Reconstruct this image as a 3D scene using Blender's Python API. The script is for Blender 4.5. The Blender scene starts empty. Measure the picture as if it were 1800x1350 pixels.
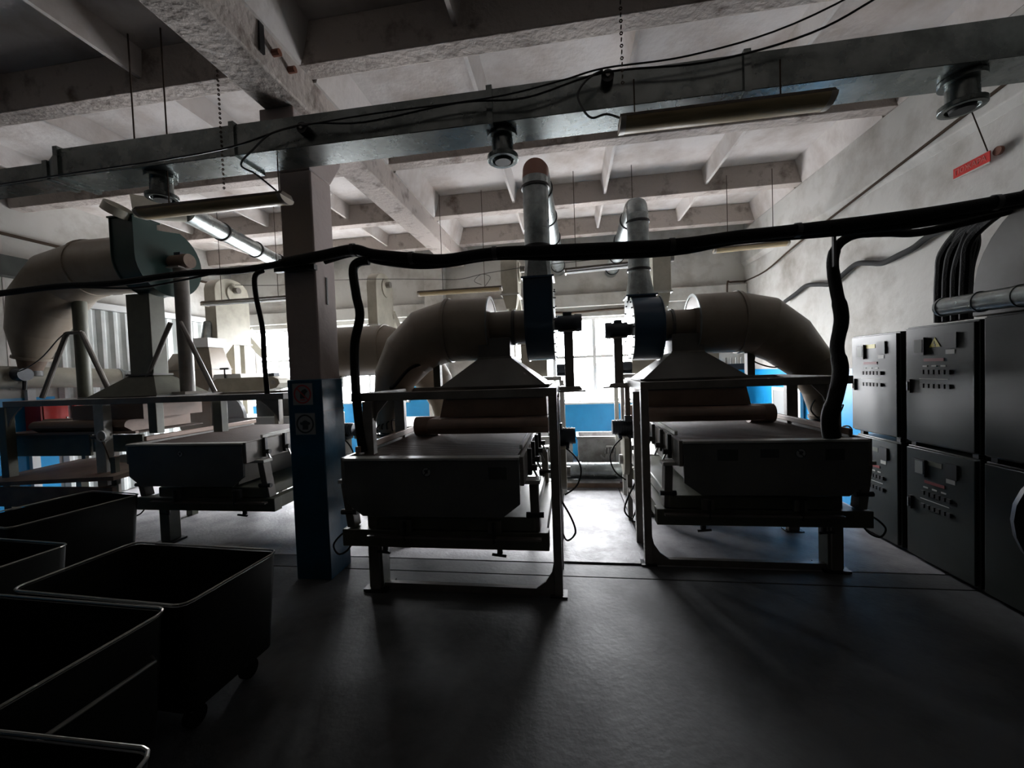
import bpy, bmesh, math, random
from mathutils import Vector, Matrix
random.seed(4)
PI = math.pi
SC = bpy.context.scene
COL = SC.collection

# ------------------------------------------------------------------ camera
H = 1.6
F = 704.0                                   # focal length in pixels of an 1800 px wide frame
RM = Matrix(((0.98938947, 0.14054692, -0.03681075),
             (-0.03217195, -0.03513673, -0.99886454),
             (-0.14168075, 0.98945034, -0.03024224)))      # rows: world x, y, z in image axes (right, down, forward)
R3 = [(0.98938947, -0.03217195, -0.14168075)]
ax = Vector((0.98938947, 0.03217195, 0.14168075))          # camera right / up / back in world space
ay = Vector((0.14054692, 0.03513673, -0.98945034))
az = Vector((-0.03681075, 0.99886454, 0.03024224))
m = Matrix.Identity(4)
for i, a in enumerate((ax, ay, az)):                       # world axis i expressed in camera axes
    for j in range(3):
        m[i][j] = a[j]
m[0][3], m[1][3], m[2][3] = 0, 0, H
cd = bpy.data.cameras.new('camera')
cd.sensor_width = 36
cd.lens = 36 * F / 1800
cd.clip_start = 0.02
cam = bpy.data.objects.new('camera', cd)
cam.matrix_world = m
COL.objects.link(cam)
SC.camera = cam

# ------------------------------------------------------------------ sky and light
wd = bpy.data.worlds.new('sky')
SC.world = wd
wd.use_nodes = True
bg = wd.node_tree.nodes['Background']
bg.inputs[0].default_value = (1.0, 0.97, 1.0, 1)
# overcast sky: brighter towards the zenith, ground of pale snow below the horizon
wt = wd.node_tree
tcw = wt.nodes.new('ShaderNodeTexCoord'); sp = wt.nodes.new('ShaderNodeSeparateXYZ')
wt.links.new(tcw.outputs['Generated'], sp.inputs[0])
mr = wt.nodes.new('ShaderNodeMapRange'); mr.inputs[1].default_value = 0; mr.inputs[2].default_value = 1
mr.inputs[3].default_value = 30.0; mr.inputs[4].default_value = 90.0
wt.links.new(sp.outputs[2], mr.inputs[0])
gtz = wt.nodes.new('ShaderNodeMath'); gtz.operation = 'GREATER_THAN'; gtz.inputs[1].default_value = 0.0
wt.links.new(sp.outputs[2], gtz.inputs[0])
ms = wt.nodes.new('ShaderNodeMix'); ms.data_type = 'FLOAT'
ms.inputs[2].default_value = 16.0
wt.links.new(gtz.outputs[0], ms.inputs[0]); wt.links.new(mr.outputs[0], ms.inputs[3])
wt.links.new(ms.outputs[0], bg.inputs[1])
SC.view_settings.view_transform = 'Standard'
SC.view_settings.look = 'None'
SC.view_settings.gamma = 1
SC.view_settings.exposure = 0.5
SC.view_settings.use_curve_mapping = False
SC.cycles.max_bounces = 10
SC.cycles.diffuse_bounces = 2
SC.cycles.glossy_bounces = 4
SC.cycles.sample_clamp_indirect = 12
SC.cycles.caustics_reflective = False
SC.cycles.caustics_refractive = False

def portal(x, y, z, w, h, rx):
    l = bpy.data.lights.new('window_daylight', 'AREA')
    l.shape = 'RECTANGLE'; l.size = w; l.size_y = h
    l.cycles.is_portal = True
    o = bpy.data.objects.new('window_daylight', l)
    o.location = (x, y, z); o.rotation_euler = (rx, 0, 0)
    COL.objects.link(o)
WIN1 = (-1.0, 1.95, 1.0, 2.55)      # back wall windows x0 x1 z0 z1
WIN2 = (-6.45, -3.1, 1.12, 2.64)
YB = 7.4
for w in (WIN1, WIN2):
    portal((w[0] + w[1]) / 2, YB + 0.12, (w[2] + w[3]) / 2, w[1] - w[0], w[3] - w[2], -PI / 2)

# ------------------------------------------------------------------ materials
def mat(name, col, rough=0.6, metal=0.0, col2=None, nscale=4.0, bump=0.0, lo=0.4, hi=0.65, rvar=0.0, stretch=None, bscale=None, detail=6, spec=0.5):
    M = bpy.data.materials.new(name)
    M.use_nodes = True
    nt = M.node_tree; N = nt.nodes; L = nt.links
    b = N['Principled BSDF']
    b.inputs['Base Color'].default_value = (*col, 1)
    b.inputs['Roughness'].default_value = rough
    b.inputs['Metallic'].default_value = metal
    b.inputs['Specular IOR Level'].default_value = spec
    if col2 is None and not bump:
        return M
    tc = N.new('ShaderNodeTexCoord')
    src = tc.outputs['Object']
    mp = N.new('ShaderNodeMapping')
    if stretch: mp.inputs['Scale'].default_value = stretch
    L.new(src, mp.inputs[0]); src = mp.outputs[0]
    n = N.new('ShaderNodeTexNoise'); n.inputs['Scale'].default_value = nscale; n.inputs['Detail'].default_value = detail
    n.inputs['Roughness'].default_value = 0.62
    L.new(src, n.inputs['Vector'])
    if col2 is not None:
        r = N.new('ShaderNodeMapRange'); r.inputs[1].default_value = lo; r.inputs[2].default_value = hi
        L.new(n.outputs[0], r.inputs[0])
        mx = N.new('ShaderNodeMix'); mx.data_type = 'RGBA'
        mx.inputs[6].default_value = (*col, 1); mx.inputs[7].default_value = (*col2, 1)
        L.new(r.outputs[0], mx.inputs[0]); L.new(mx.outputs[2], b.inputs['Base Color'])
        if rvar:
            r2 = N.new('ShaderNodeMapRange'); r2.inputs[3].default_value = max(0.05, rough - rvar); r2.inputs[4].default_value = min(1, rough + rvar)
            L.new(n.outputs[0], r2.inputs[0]); L.new(r2.outputs[0], b.inputs['Roughness'])
    if bump:
        n2 = N.new('ShaderNodeTexNoise'); n2.inputs['Scale'].default_value = bscale or nscale * 6; n2.inputs['Detail'].default_value = 5
        L.new(src, n2.inputs['Vector'])
        bp = N.new('ShaderNodeBump'); bp.inputs['Strength'].default_value = bump; bp.inputs['Distance'].default_value = 0.02
        L.new(n2.outputs[0], bp.inputs['Height']); L.new(bp.outputs[0], b.inputs['Normal'])
    return M

MT = {}
MT['ceiling'] = mat('ceiling_whitewash', (0.70, 0.66, 0.635), 0.92, col2=(0.36, 0.29, 0.24), nscale=1.3, bump=0.25, lo=0.45, hi=0.78, bscale=14)
MT['beam'] = mat('beam_plaster', (0.52, 0.46, 0.42), 0.9, col2=(0.17, 0.13, 0.105), nscale=4.5, bump=0.7, lo=0.54, hi=0.74, bscale=22)
MT['wall'] = mat('wall_whitewash', (0.60, 0.59, 0.56), 0.9, col2=(0.27, 0.24, 0.20), nscale=1.9, bump=0.3, lo=0.47, hi=0.82, bscale=9)
MT['darkwall'] = mat('dark_wall_dimming_bounce', (0.05, 0.07, 0.05), 0.6, col2=(0.04, 0.05, 0.045), nscale=2)  # for the unseen front wall, dark to cut bounce light near the camera
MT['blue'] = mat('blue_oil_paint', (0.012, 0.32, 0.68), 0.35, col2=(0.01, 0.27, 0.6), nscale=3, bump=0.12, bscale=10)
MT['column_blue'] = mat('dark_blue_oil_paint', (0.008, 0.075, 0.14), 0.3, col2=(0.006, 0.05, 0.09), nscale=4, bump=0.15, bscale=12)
MT['column'] = mat('column_plaster', (0.42, 0.36, 0.34), 0.85, col2=(0.36, 0.31, 0.29), nscale=2.5, bump=0.25, lo=.5, hi=.75)
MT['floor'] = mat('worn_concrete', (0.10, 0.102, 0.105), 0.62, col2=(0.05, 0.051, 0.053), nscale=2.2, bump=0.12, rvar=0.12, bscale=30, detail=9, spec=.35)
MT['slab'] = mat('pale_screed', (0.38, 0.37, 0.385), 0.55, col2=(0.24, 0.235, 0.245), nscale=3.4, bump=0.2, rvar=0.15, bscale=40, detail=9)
MT['aisle'] = mat('worn_concrete_toned_down', (0.125, 0.123, 0.135), 0.55, col2=(0.06, 0.059, 0.064), nscale=5, bump=0.2, rvar=0.15, bscale=40, detail=9)  # worn slab, colour lowered to offset the direct window light on it
MT['galv'] = mat('galvanized_sheet', (0.36, 0.39, 0.39), 0.30, 0.9, col2=(0.22, 0.245, 0.245), nscale=9, rvar=0.1, bump=0.05)
MT['ductmetal'] = mat('galvanized_duct_shade_tone', (0.20, 0.22, 0.215), 0.27, 0.9, col2=(0.11, 0.125, 0.12), nscale=5, rvar=0.1, bump=0.04)  # galvanized sheet darkened: shade of the duct's near side put into the colour
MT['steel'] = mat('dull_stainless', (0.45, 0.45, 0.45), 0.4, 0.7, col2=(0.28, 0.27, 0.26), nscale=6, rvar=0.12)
MT['rim'] = mat('bare_steel_rim', (0.36, 0.35, 0.32), 0.3, 0.9)
MT['cream'] = mat('cream_enamel', (0.42, 0.40, 0.33), 0.45, col2=(0.33, 0.31, 0.25), nscale=5)
MT['duct'] = mat('beige_duct_paint', (0.27, 0.225, 0.175), 0.4, col2=(0.20, 0.155, 0.115), nscale=2.5, lo=.45, hi=.7)
MT['hood'] = mat('grey_hood_paint', (0.10, 0.095, 0.085), 0.45, col2=(0.075, 0.07, 0.06), nscale=3)
MT['brown'] = mat('brown_hood_cover', (0.27, 0.185, 0.14), 0.5, col2=(0.19, 0.13, 0.10), nscale=4)
MT['frame'] = mat('grey_frame_paint', (0.20, 0.185, 0.165), 0.4, col2=(0.14, 0.125, 0.11), nscale=6)
MT['frame_pale'] = mat('pale_frame_paint', (0.50, 0.50, 0.47), 0.4, col2=(0.36, 0.36, 0.33), nscale=6)
MT['olive'] = mat('olive_frame_paint', (0.125, 0.128, 0.095), 0.45, col2=(0.09, 0.092, 0.068), nscale=5)
MT['tray'] = mat('grey_panel_paint', (0.115, 0.116, 0.11), 0.4, col2=(0.085, 0.086, 0.08), nscale=3)
MT['belt'] = mat('brown_mesh_deck', (0.085, 0.052, 0.04), 0.7, col2=(0.045, 0.028, 0.022), nscale=6, stretch=(1, 9, 1), bump=.3)
MT['navy'] = mat('navy_casing_paint', (0.02, 0.055, 0.10), 0.3)
MT['green'] = mat('dark_green_casing_paint', (0.012, 0.035, 0.03), 0.32)
MT['motor'] = mat('dark_motor_paint', (0.035, 0.045, 0.06), 0.45)
MT['black'] = mat('black_rubber', (0.006, 0.006, 0.006), 0.6, bump=0.3, nscale=20, spec=.15)
MT['blackmetal'] = mat('black_metal', (0.02, 0.02, 0.02), 0.45)
MT['rust'] = mat('rusty_wire', (0.07, 0.05, 0.038), 0.9, spec=.1)
MT['red'] = mat('red_paint', (0.60, 0.035, 0.03), 0.35)
MT['maroon'] = mat('maroon_paint', (0.14, 0.03, 0.08), 0.4)
MT['white'] = mat('white_paint', (0.75, 0.76, 0.76), 0.4)
MT['lampbody'] = mat('dusty_lamp_housing', (0.10, 0.075, 0.05), 0.6, col2=(0.05, 0.04, 0.03), nscale=12)
MT['lampcover'] = mat('yellowed_diffuser', (0.55, 0.43, 0.24), 0.35, col2=(0.33, 0.25, 0.13), nscale=8, stretch=(.3, 3, 3))
MT['lampend'] = mat('pale_lamp_end', (0.55, 0.5, 0.42), 0.4)
MT['corr'] = mat('white_corrugated_sheet', (0.66, 0.69, 0.68), 0.4, col2=(0.52, 0.56, 0.55), nscale=3)
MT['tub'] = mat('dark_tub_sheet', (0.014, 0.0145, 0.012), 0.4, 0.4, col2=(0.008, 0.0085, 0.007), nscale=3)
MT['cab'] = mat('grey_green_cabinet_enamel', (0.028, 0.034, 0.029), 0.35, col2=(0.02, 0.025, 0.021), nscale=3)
MT['cabgap'] = mat('cabinet_plinth', (0.02, 0.02, 0.02), 0.6)
MT['paper'] = mat('pale_label', (0.5, 0.5, 0.46), 0.5)
MT['meter'] = mat('meter_face', (0.40, 0.42, 0.40), 0.2)
MT['yellow'] = mat('warning_yellow', (0.65, 0.55, 0.03), 0.4)
MT['redlabel'] = mat('dark_red_label', (0.22, 0.03, 0.03), 0.5)
MT['signred'] = mat('sign_red', (0.5, 0.06, 0.06), 0.4)
MT['conduit'] = mat('grey_plastic_conduit', (0.06, 0.06, 0.06), 0.9, spec=.1)
MT['signpale'] = mat('sign_faded_pink', (0.62, 0.2, 0.18), 0.4)
MT['signgrey'] = mat('sign_faded', (0.30, 0.31, 0.31), 0.5)
MT['signdark'] = mat('sign_black', (0.03, 0.035, 0.04), 0.5)
MT['copper'] = mat('rust_brown_cap', (0.20, 0.075, 0.045), 0.5)
MT['wood'] = mat('brown_plank', (0.20, 0.14, 0.10), 0.6, col2=(0.12, 0.08, 0.06), nscale=4)
MT['glass'] = None
g = bpy.data.materials.new('window_glass'); g.use_nodes = True
nt = g.node_tree; nt.nodes.remove(nt.nodes['Principled BSDF'])
tr = nt.nodes.new('ShaderNodeBsdfTransparent'); tr.inputs[0].default_value = (0.93, 0.95, 0.95, 1)
gl = nt.nodes.new('ShaderNodeBsdfGlossy'); gl.inputs[1].default_value = 0.03
mx = nt.nodes.new('ShaderNodeMixShader'); mx.inputs[0].default_value = 0.06
nt.links.new(tr.outputs[0], mx.inputs[1]); nt.links.new(gl.outputs[0], mx.inputs[2])
nt.links.new(mx.outputs[0], nt.nodes['Material Output'].inputs[0])
MT['glass'] = g

# ------------------------------------------------------------------ mesh helpers
def frame_of(d):
    d = Vector(d).normalized()
    a = Vector((0, 0, 1)) if abs(d.z) < 0.95 else Vector((0, 1, 0))
    u = d.cross(a).normalized()
    return d, u, u.cross(d).normalized()

class MB:
    def __init__(s, T=None):
        s.v = []; s.f = []; s.T = T
    def add(s, vs, fs):
        o = len(s.v)
        s.v += [Vector(s.T(*p)) if s.T else Vector(p) for p in vs]
        s.f += [tuple(i + o for i in f) for f in fs]
        return s
    def box(s, x0, x1, y0, y1, z0, z1):
        return s.hexa([(x0, y0, z0), (x1, y0, z0), (x1, y1, z0), (x0, y1, z0), (x0, y0, z1), (x1, y0, z1), (x1, y1, z1), (x0, y1, z1)])
    def hexa(s, p):
        return s.add(p, [(0, 3, 2, 1), (4, 5, 6, 7), (0, 1, 5, 4), (1, 2, 6, 5), (2, 3, 7, 6), (3, 0, 4, 7)])
    def bar(s, p0, p1, w, h=None):
        h = h or w
        p0 = Vector(p0); p1 = Vector(p1); d, u, v = frame_of(p1 - p0)
        c = [u * a * w / 2 + v * b * h / 2 for a, b in ((-1, -1), (1, -1), (1, 1), (-1, 1))]
        return s.hexa([tuple(p0 + q) for q in c] + [tuple(p1 + q) for q in c])
    def cyl(s, p0, p1, r0, r1=None, n=16, caps=True):
        r1 = r0 if r1 is None else r1
        p0 = Vector(p0); p1 = Vector(p1); d, u, v = frame_of(p1 - p0)
        vs = []
        for p, r in ((p0, r0), (p1, r1)):
            vs += [tuple(p + (u * math.cos(2 * PI * k / n) + v * math.sin(2 * PI * k / n)) * r) for k in range(n)]
        fs = [(k, (k + 1) % n, n + (k + 1) % n, n + k) for k in range(n)]
        if caps: fs += [tuple(range(n))[::-1], tuple(range(n, 2 * n))]
        return s.add(vs, fs)
    def ring(s, c, d, r, w, t, n=20):            # a flat band round a pipe
        d = Vector(d).normalized(); c = Vector(c)
        d, u, v = frame_of(d)
        vs = []
        for rr, k in ((r, -.5), (r + t, -.5), (r + t, .5), (r, .5)):
            vs += [tuple(c + d * w * k + (u * math.cos(2 * PI * q / n) + v * math.sin(2 * PI * q / n)) * rr) for q in range(n)]
        fs = []
        for a in range(4):
            b = (a + 1) % 4
            fs += [(a * n + q, a * n + (q + 1) % n, b * n + (q + 1) % n, b * n + q) for q in range(n)]
        return s.add(vs, fs)
    def loft(s, rings, caps=True):
        n = len(rings[0]); vs = [p for r in rings for p in r]; fs = []
        for a in range(len(rings) - 1):
            fs += [(a * n + k, a * n + (k + 1) % n, (a + 1) * n + (k + 1) % n, (a + 1) * n + k) for k in range(n)]
        if caps: fs += [tuple(range(n))[::-1], tuple(range((len(rings) - 1) * n, len(rings) * n))]
        return s.add([tuple(p) for p in vs], fs)
    def tube(s, pts, r, n=8, smoothpath=0):
        P = [Vector(p) for p in pts]
        if smoothpath:
            Q = []
            for i in range(len(P) - 1):
                a = P[max(i - 1, 0)]; b = P[i]; c = P[i + 1]; d = P[min(i + 2, len(P) - 1)]
                for k in range(smoothpath):
                    t = k / smoothpath
                    Q.append(0.5 * ((2 * b) + (c - a) * t + (2 * a - 5 * b + 4 * c - d) * t * t + (3 * b - a - 3 * c + d) * t ** 3))
            Q.append(P[-1]); P = Q
        R = r if isinstance(r, (list, tuple)) else [r] * len(P)
        if len(R) != len(P):
            R = [R[min(int(i * (len(R) - 1) / (len(P) - 1) + .5), len(R) - 1)] for i in range(len(P))]
        rings = []; u = None
        for i, p in enumerate(P):
            d = (P[min(i + 1, len(P) - 1)] - P[max(i - 1, 0)]).normalized()
            if u is None: _, u, _ = frame_of(d)
            u = (u - d * u.dot(d)).normalized(); v = d.cross(u)
            rings.append([p + (u * math.cos(2 * PI * k / n) + v * math.sin(2 * PI * k / n)) * R[i] for k in range(n)])
        return s.loft(rings)
    def prism(s, poly, axis, a, b):              # poly of 2D points, extruded along axis 'x','y','z'
        def P(q, t):
            return {'x': (t, q[0], q[1]), 'y': (q[0], t, q[1]), 'z': (q[0], q[1], t)}[axis]
        n = len(poly)
        return s.add([P(q, a) for q in poly] + [P(q, b) for q in poly],
                     [tuple(range(n))[::-1], tuple(range(n, 2 * n))] + [(k, (k + 1) % n, n + (k + 1) % n, n + k) for k in range(n)])
    def build(s, name, material, parent=None, bevel=0, smooth=True, kind=None, label=None):
        me = bpy.data.meshes.new(name)
        org = Vector((0, 0, 0))
        if parent is None and s.v:
            xs = [p.x for p in s.v]; ys = [p.y for p in s.v]; zs = [p.z for p in s.v]
            org = Vector(((min(xs) + max(xs)) / 2, (min(ys) + max(ys)) / 2, min(zs)))
        elif parent is not None:
            org = PO.get(parent.name, Vector((0, 0, 0)))
        me.from_pydata([tuple(p - org) for p in s.v], [], s.f)
        bm = bmesh.new(); bm.from_mesh(me)
        bmesh.ops.recalc_face_normals(bm, faces=bm.faces)
        bm.to_mesh(me); bm.free()
        me.materials.append(MT[material])
        if smooth:
            for p in me.polygons: p.use_smooth = True
            me.set_sharp_from_angle(angle=math.radians(32))
        o = bpy.data.objects.new(name, me)
        COL.objects.link(o)
        if parent is None: o.location = org
        else: o.parent = parent
        PO[o.name] = org
        if bevel:
            bv = o.modifiers.new('bevel', 'BEVEL'); bv.width = bevel; bv.segments = 2; bv.limit_method = 'ANGLE'
        if kind: o['kind'] = kind
        if label: o['label'] = label
        return o
PO = {}
def tag(o, label, cat, group=None, kind=None):
    o['label'] = label; o['category'] = cat
    if group: o['group'] = group
    if kind: o['kind'] = kind
    return o
def thing(name, loc, label, cat, group=None):
    o = bpy.data.objects.new(name, None); o.empty_display_size = 0.1
    o.location = loc; COL.objects.link(o)
    PO[o.name] = Vector(loc)
    return tag(o, label, cat, group)
def struct(name, mb, material, parent=None, **k):
    o = mb.build(name, material, parent, **k)
    if parent is None: o['kind'] = 'structure'
    return o

# ------------------------------------------------------------------ room shell
XL, XR, YF = -6.8, 3.02, -9.0
ZS = 4.12
# floor: separate screed fields with open joints
fl = struct('floor', MB().box(XL - .3, XR + .3, YF - .3, YB + .5, -0.3, -0.03), 'cabgap')
def slab(x0, x1, y0, y1, z, mt):
    MB().box(x0, x1, y0, y1, -0.03, z).build('floor_slab', mt, fl, bevel=0.004)
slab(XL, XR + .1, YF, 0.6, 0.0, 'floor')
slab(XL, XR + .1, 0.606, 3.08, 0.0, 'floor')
slab(XL, XR + .1, 3.088, 3.29, 0.0, 'floor')
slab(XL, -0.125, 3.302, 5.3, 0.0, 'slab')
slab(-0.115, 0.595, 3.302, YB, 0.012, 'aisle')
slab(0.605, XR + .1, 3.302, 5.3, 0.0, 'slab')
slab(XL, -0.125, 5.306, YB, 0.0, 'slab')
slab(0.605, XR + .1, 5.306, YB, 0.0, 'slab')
# ceiling: slab, cross ribs, small stiffening ribs
ce = struct('ceiling', MB().box(XL - .3, XR + .3, YF - .3, YB + .5, ZS, ZS + .25), 'ceiling')
ribs = [-7.5, -6.05, -4.6, -3.2, -1.75, -0.35, 1.1, 2.78, 4.18, 5.66, 6.95]
for k, y in enumerate(ribs):
    for x0, x1 in ((XL, -2.16), (-1.87, XR)):
        b = MB()
        b.prism([(y - .075, 3.85), (y + .075, 3.85), (y + .11, ZS), (y - .11, ZS)], 'x', x0, x1)
        b.build('cross_rib', 'beam', ce, bevel=0.008)
for y0, y1 in zip(ribs[:-1], ribs[1:]):
    for x in (-5.75, -4.45, -3.15, -0.68, 0.55, 1.83):
        b = MB()
        b.prism([(x - .015, 3.93), (x + .015, 3.93), (x + .055, ZS), (x - .055, ZS)], 'y', y0 + .09, y1 - .09)
        b.build('stiffening_rib', 'ceiling', ce)
for y0, y1 in zip(ribs[:-1], ribs[1:]):          # slab edge haunches beside the girder and the right wall
    for x, d in ((-1.87, 1), (XR, -1), (-2.16, -1)):
        b = MB(); b.prism([(x, 3.84), (x + d * .05, 3.84), (x + d * .14, ZS), (x, ZS)], 'y', y0 + .09, y1 - .09)
        b.build('slab_edge', 'ceiling', ce)
gd = struct('trim_1', MB().prism([(-2.16, 3.6), (-1.86, 3.6), (-1.84, 3.88), (-1.80, 3.9), (-1.80, ZS), (-2.2, ZS), (-2.2, 3.9), (-2.17, 3.88)], 'y', YF, YB), 'beam', bevel=0.012)
MB().box(-1.85, -1.835, 2.32, 2.36, 3.66, 3.86).build('steel_strap', 'blackmetal', gd)
for y in (2.45, 2.6):
    MB().cyl((-1.858, y, 3.74), (-1.8, y, 3.74), .022, n=10).build('bolt', 'copper', gd)
# column with haunch
co = struct('trim_2', MB().box(-2.2, -1.93, 2.9, 3.17, 0, 3.22), 'column', bevel=0.012)
MB().prism([(2.9, 3.22), (3.17, 3.22), (3.34, 3.45), (3.34, 3.6), (2.73, 3.6), (2.73, 3.45)], 'x', -2.2, -1.93).build('column_head', 'column', co, bevel=.008)
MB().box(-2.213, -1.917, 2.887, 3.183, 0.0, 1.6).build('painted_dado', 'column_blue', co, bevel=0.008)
MB().box(-1.917, -1.914, 2.89, 3.18, 1.34, 1.35).build('paint_edge', 'navy', co)
MB().box(-1.926, -1.922, 3.03, 3.045, 2.2, 2.42).build('wall_hook', 'blackmetal', co)

# back wall with two window openings
def holes(name, y0, y1, x0, x1, z0, z1, wins, material):
    b = MB(); xs = x0
    for w in sorted(wins):
        b.box(xs, w[0], y0, y1, z0, z1)
        if w[2] > z0: b.box(w[0], w[1], y0, y1, z0, max(z0, min(w[2], z1)))
        if w[3] < z1: b.box(w[0], w[1], y0, y1, max(w[3], z0), z1)
        xs = w[1]
    b.box(xs, x1, y0, y1, z0, z1)
    return b
wb = struct('wall_back', holes('w', YB, YB + .3, XL - .3, XR + .3, 0, ZS, [WIN1, WIN2], 'wall'), 'wall', smooth=False)
holes('d', YB - .012, YB, XL, XR, 0, 1.5, [WIN1, WIN2], 'blue').build('painted_dado', 'blue', wb, smooth=False)
MB().box(XL, XR, YB - .10, YB, 2.72, 2.95).build('lintel_ledge', 'wall', wb, bevel=.01)
MB().tube([(-1.2, YB - .03, 2.66), (-.3, YB - .03, 2.65), (.1, YB - .03, 2.63), (.7, YB - .03, 2.65), (1.6, YB - .03, 2.66)], .02, smoothpath=4).build('old_heating_pipe', 'rust', wb)
MB().box(-2.6, -2.25, YB - .25, YB, 0, ZS).build('wall_pier', 'wall', wb, bevel=.01)
def window(name, w, nx, zt, sash):
    x0, x1, z0, z1 = w
    o = MB()
    o.box(x0, x1, YB + .12, YB + .2, z0, z0 + .05).box(x0, x1, YB + .12, YB + .2, z1 - .05, z1)
    o.box(x0, x0 + .05, YB + .12, YB + .2, z0 + .05, z1 - .05).box(x1 - .05, x1, YB + .12, YB + .2, z0 + .05, z1 - .05)
    ro = struct(name, o, 'white', bevel=.004)
    st = (x1 - x0) / nx
    for k in range(1, nx):
        MB().box(x0 + k * st - .03, x0 + k * st + .03, YB + .12, YB + .2, z0 + .05, z1 - .05).build('mullion', 'white', ro)
    for k in range(nx):
        a = x0 + k * st + .03; b = x0 + (k + 1) * st - .03
        MB().box(a, b, YB + .13, YB + .19, zt - .025, zt + .025).build('transom', 'white', ro)
        MB().box(a, b, YB + .155, YB + .16, z0 + .05, zt - .025).build('pane', 'glass', ro)
        MB().box(a, b, YB + .155, YB + .16, zt + .025, z1 - .05).build('pane', 'glass', ro)
        if k % sash == 0:
            MB().box((a + b) / 2 + .08, (a + b) / 2 + .12, YB + .13, YB + .19, z0 + .05, zt - .025).build('sash_bar', 'white', ro)
    MB().box(x0 - .04, x1 + .04, YB - .06, YB + .12, z0 - .035, z0 - .001).build('window_sill', 'white', ro, bevel=.006)
window('window_1', WIN1, 4, 1.83, 2)
window('window_2', WIN2, 4, 2.0, 2)
# right wall, left wall, front wall
wr = struct('wall_right', MB().box(XR, XR + .3, YF, YB, 0, ZS), 'wall')
MB().box(XR - .01, XR, 3.0, YB - .012, 0, 1.5).build('painted_dado', 'blue', wr)
b = MB(); b.prism([(XR - .05, 3.3), (XR, 3.24), (XR, 3.84), (XR - .05, 3.84)], 'y', YF, YB); b.build('edge_beam', 'wall', wr, bevel=.008)
wl = struct('wall_left', MB().box(XL - .3, XL, YF, YB, 0, ZS), 'wall')
MB().box(XL, XL + .01, YF, 4.42, 0, 1.5).build('painted_dado', 'blue', wl)
MB().box(XL, XL + .06, 4.12, 4.2, 0, 1.62).build('wall_pier', 'white', wl)
MB().box(XL, XL + .04, YF, YB - .02, 3.50, 3.53).build('cable_channel', 'rust', wl)
for y in (1.2, 2.6, 4.0):
    MB().box(XL, XL + .004, y, y + .02, 1.6, 3.6).build('panel_joint', 'ceiling', wl)
# corrugated sheets along the left wall
for k in range(6):
    y0 = 4.46 + k * .485; n = 12; prof = []
    for q in range(n + 1):
        t = q / n; ph = q % 4
        prof.append((y0 + t * .48, XL + (.02 if ph in (0, 3) else .055)))
    b = MB()
    poly = [(p[1], p[0]) for p in prof] + [(XL + .003, y0 + .48), (XL + .003, y0)]
    b.prism(poly, 'z', 0.02, 2.72)
    b.build('corrugated_sheet', 'corr', wl, smooth=False)
MB().box(XL, XL + .1, 4.44, YB - .02, 2.73, 2.82).build('sheet_rail', 'white', wl)
wf = struct('wall_front', MB().box(XL, -1.4, YF - .3, YF, 0, ZS).box(-.2, XR, YF - .3, YF, 0, ZS).box(-1.4, -.2, YF - .3, YF, 2.2, ZS), 'darkwall', smooth=False)  # unseen; set far back and dark to dim the near room
dr = struct('door_1', MB().box(-1.4, -.2, YF - .3, YF - .25, 0, 2.2), 'cab')
MB().cyl((-.4, YF - .25, 1.05), (-.4, YF - .2, 1.05), .025).build('door_handle', 'steel', dr)

# ------------------------------------------------------------------ large duct under the ceiling
t = thing('ventilation_duct', (-.5, 2.5, 3.1), 'long rectangular galvanized ventilation duct running across the room under the ceiling', 'duct')
cuts = [-3.55, -2.15, -0.42, 1.02, 2.98]
for a, b_ in zip(cuts[:-1], cuts[1:]):
    MB().box(a + .004, b_ - .004, 2.42, 2.66, 3.1, 3.30).build('duct_section', 'ductmetal', t, bevel=.003)
for x in cuts[:-1]:
    MB().box(x - .018, x + .018, 2.405, 2.675, 3.085, 3.315).build('duct_flange', 'ductmetal', t)
b = MB(); b.hexa([(-3.55, 2.42, 3.1), (-3.68, 2.45, 3.115), (-3.68, 2.63, 3.115), (-3.55, 2.66, 3.1), (-3.55, 2.42, 3.3), (-3.68, 2.45, 3.24), (-3.68, 2.63, 3.24), (-3.55, 2.66, 3.3)])
b.build('reducer', 'ductmetal', t)
MB().box(-3.72, -3.68, 2.44, 2.64, 3.105, 3.25).build('duct_flange', 'ductmetal', t)
MB().box(-6.75, -3.72, 2.455, 2.625, 3.115, 3.24).build('duct_section', 'ductmetal', t, bevel=.003)
for x in (-3.05, -2.78):
    MB().cyl((x, 2.54, 3.3), (x, 2.54, 4.13 if x not in (-3.05, -2.78) else ZS), .005, n=6).build('hanger_rod', 'rust', t)
NZ = [(-2.86, 'galvanized air nozzle at the left end of the ceiling duct'),
      (-0.37, 'galvanized air nozzle under the middle of the ceiling duct, left of the long lamp'),
      (2.16, 'wide galvanized air nozzle under the right end of the ceiling duct')]
for x, lab in NZ:
    n = thing('air_nozzle', (x, 2.55, 2.93), lab, 'nozzle', 'round air nozzles under the ceiling duct')
    MB().cyl((x, 2.55, 3.098), (x, 2.55, 2.95), .066, .07, n=24).build('nozzle_pipe', 'ductmetal', n)
    MB().ring((x, 2.55, 2.95), (0, 0, 1), .068, .03, .03, 24).build('nozzle_flange', 'ductmetal', n, bevel=.004)
    MB().ring((x, 2.55, 3.085), (0, 0, 1), .062, .025, .035, 24).build('mounting_collar', 'ductmetal', n)
    MB().cyl((x, 2.55, 2.965), (x, 2.55, 2.925), .058, .05, n=20).build('damper', 'blackmetal', n)

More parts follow.
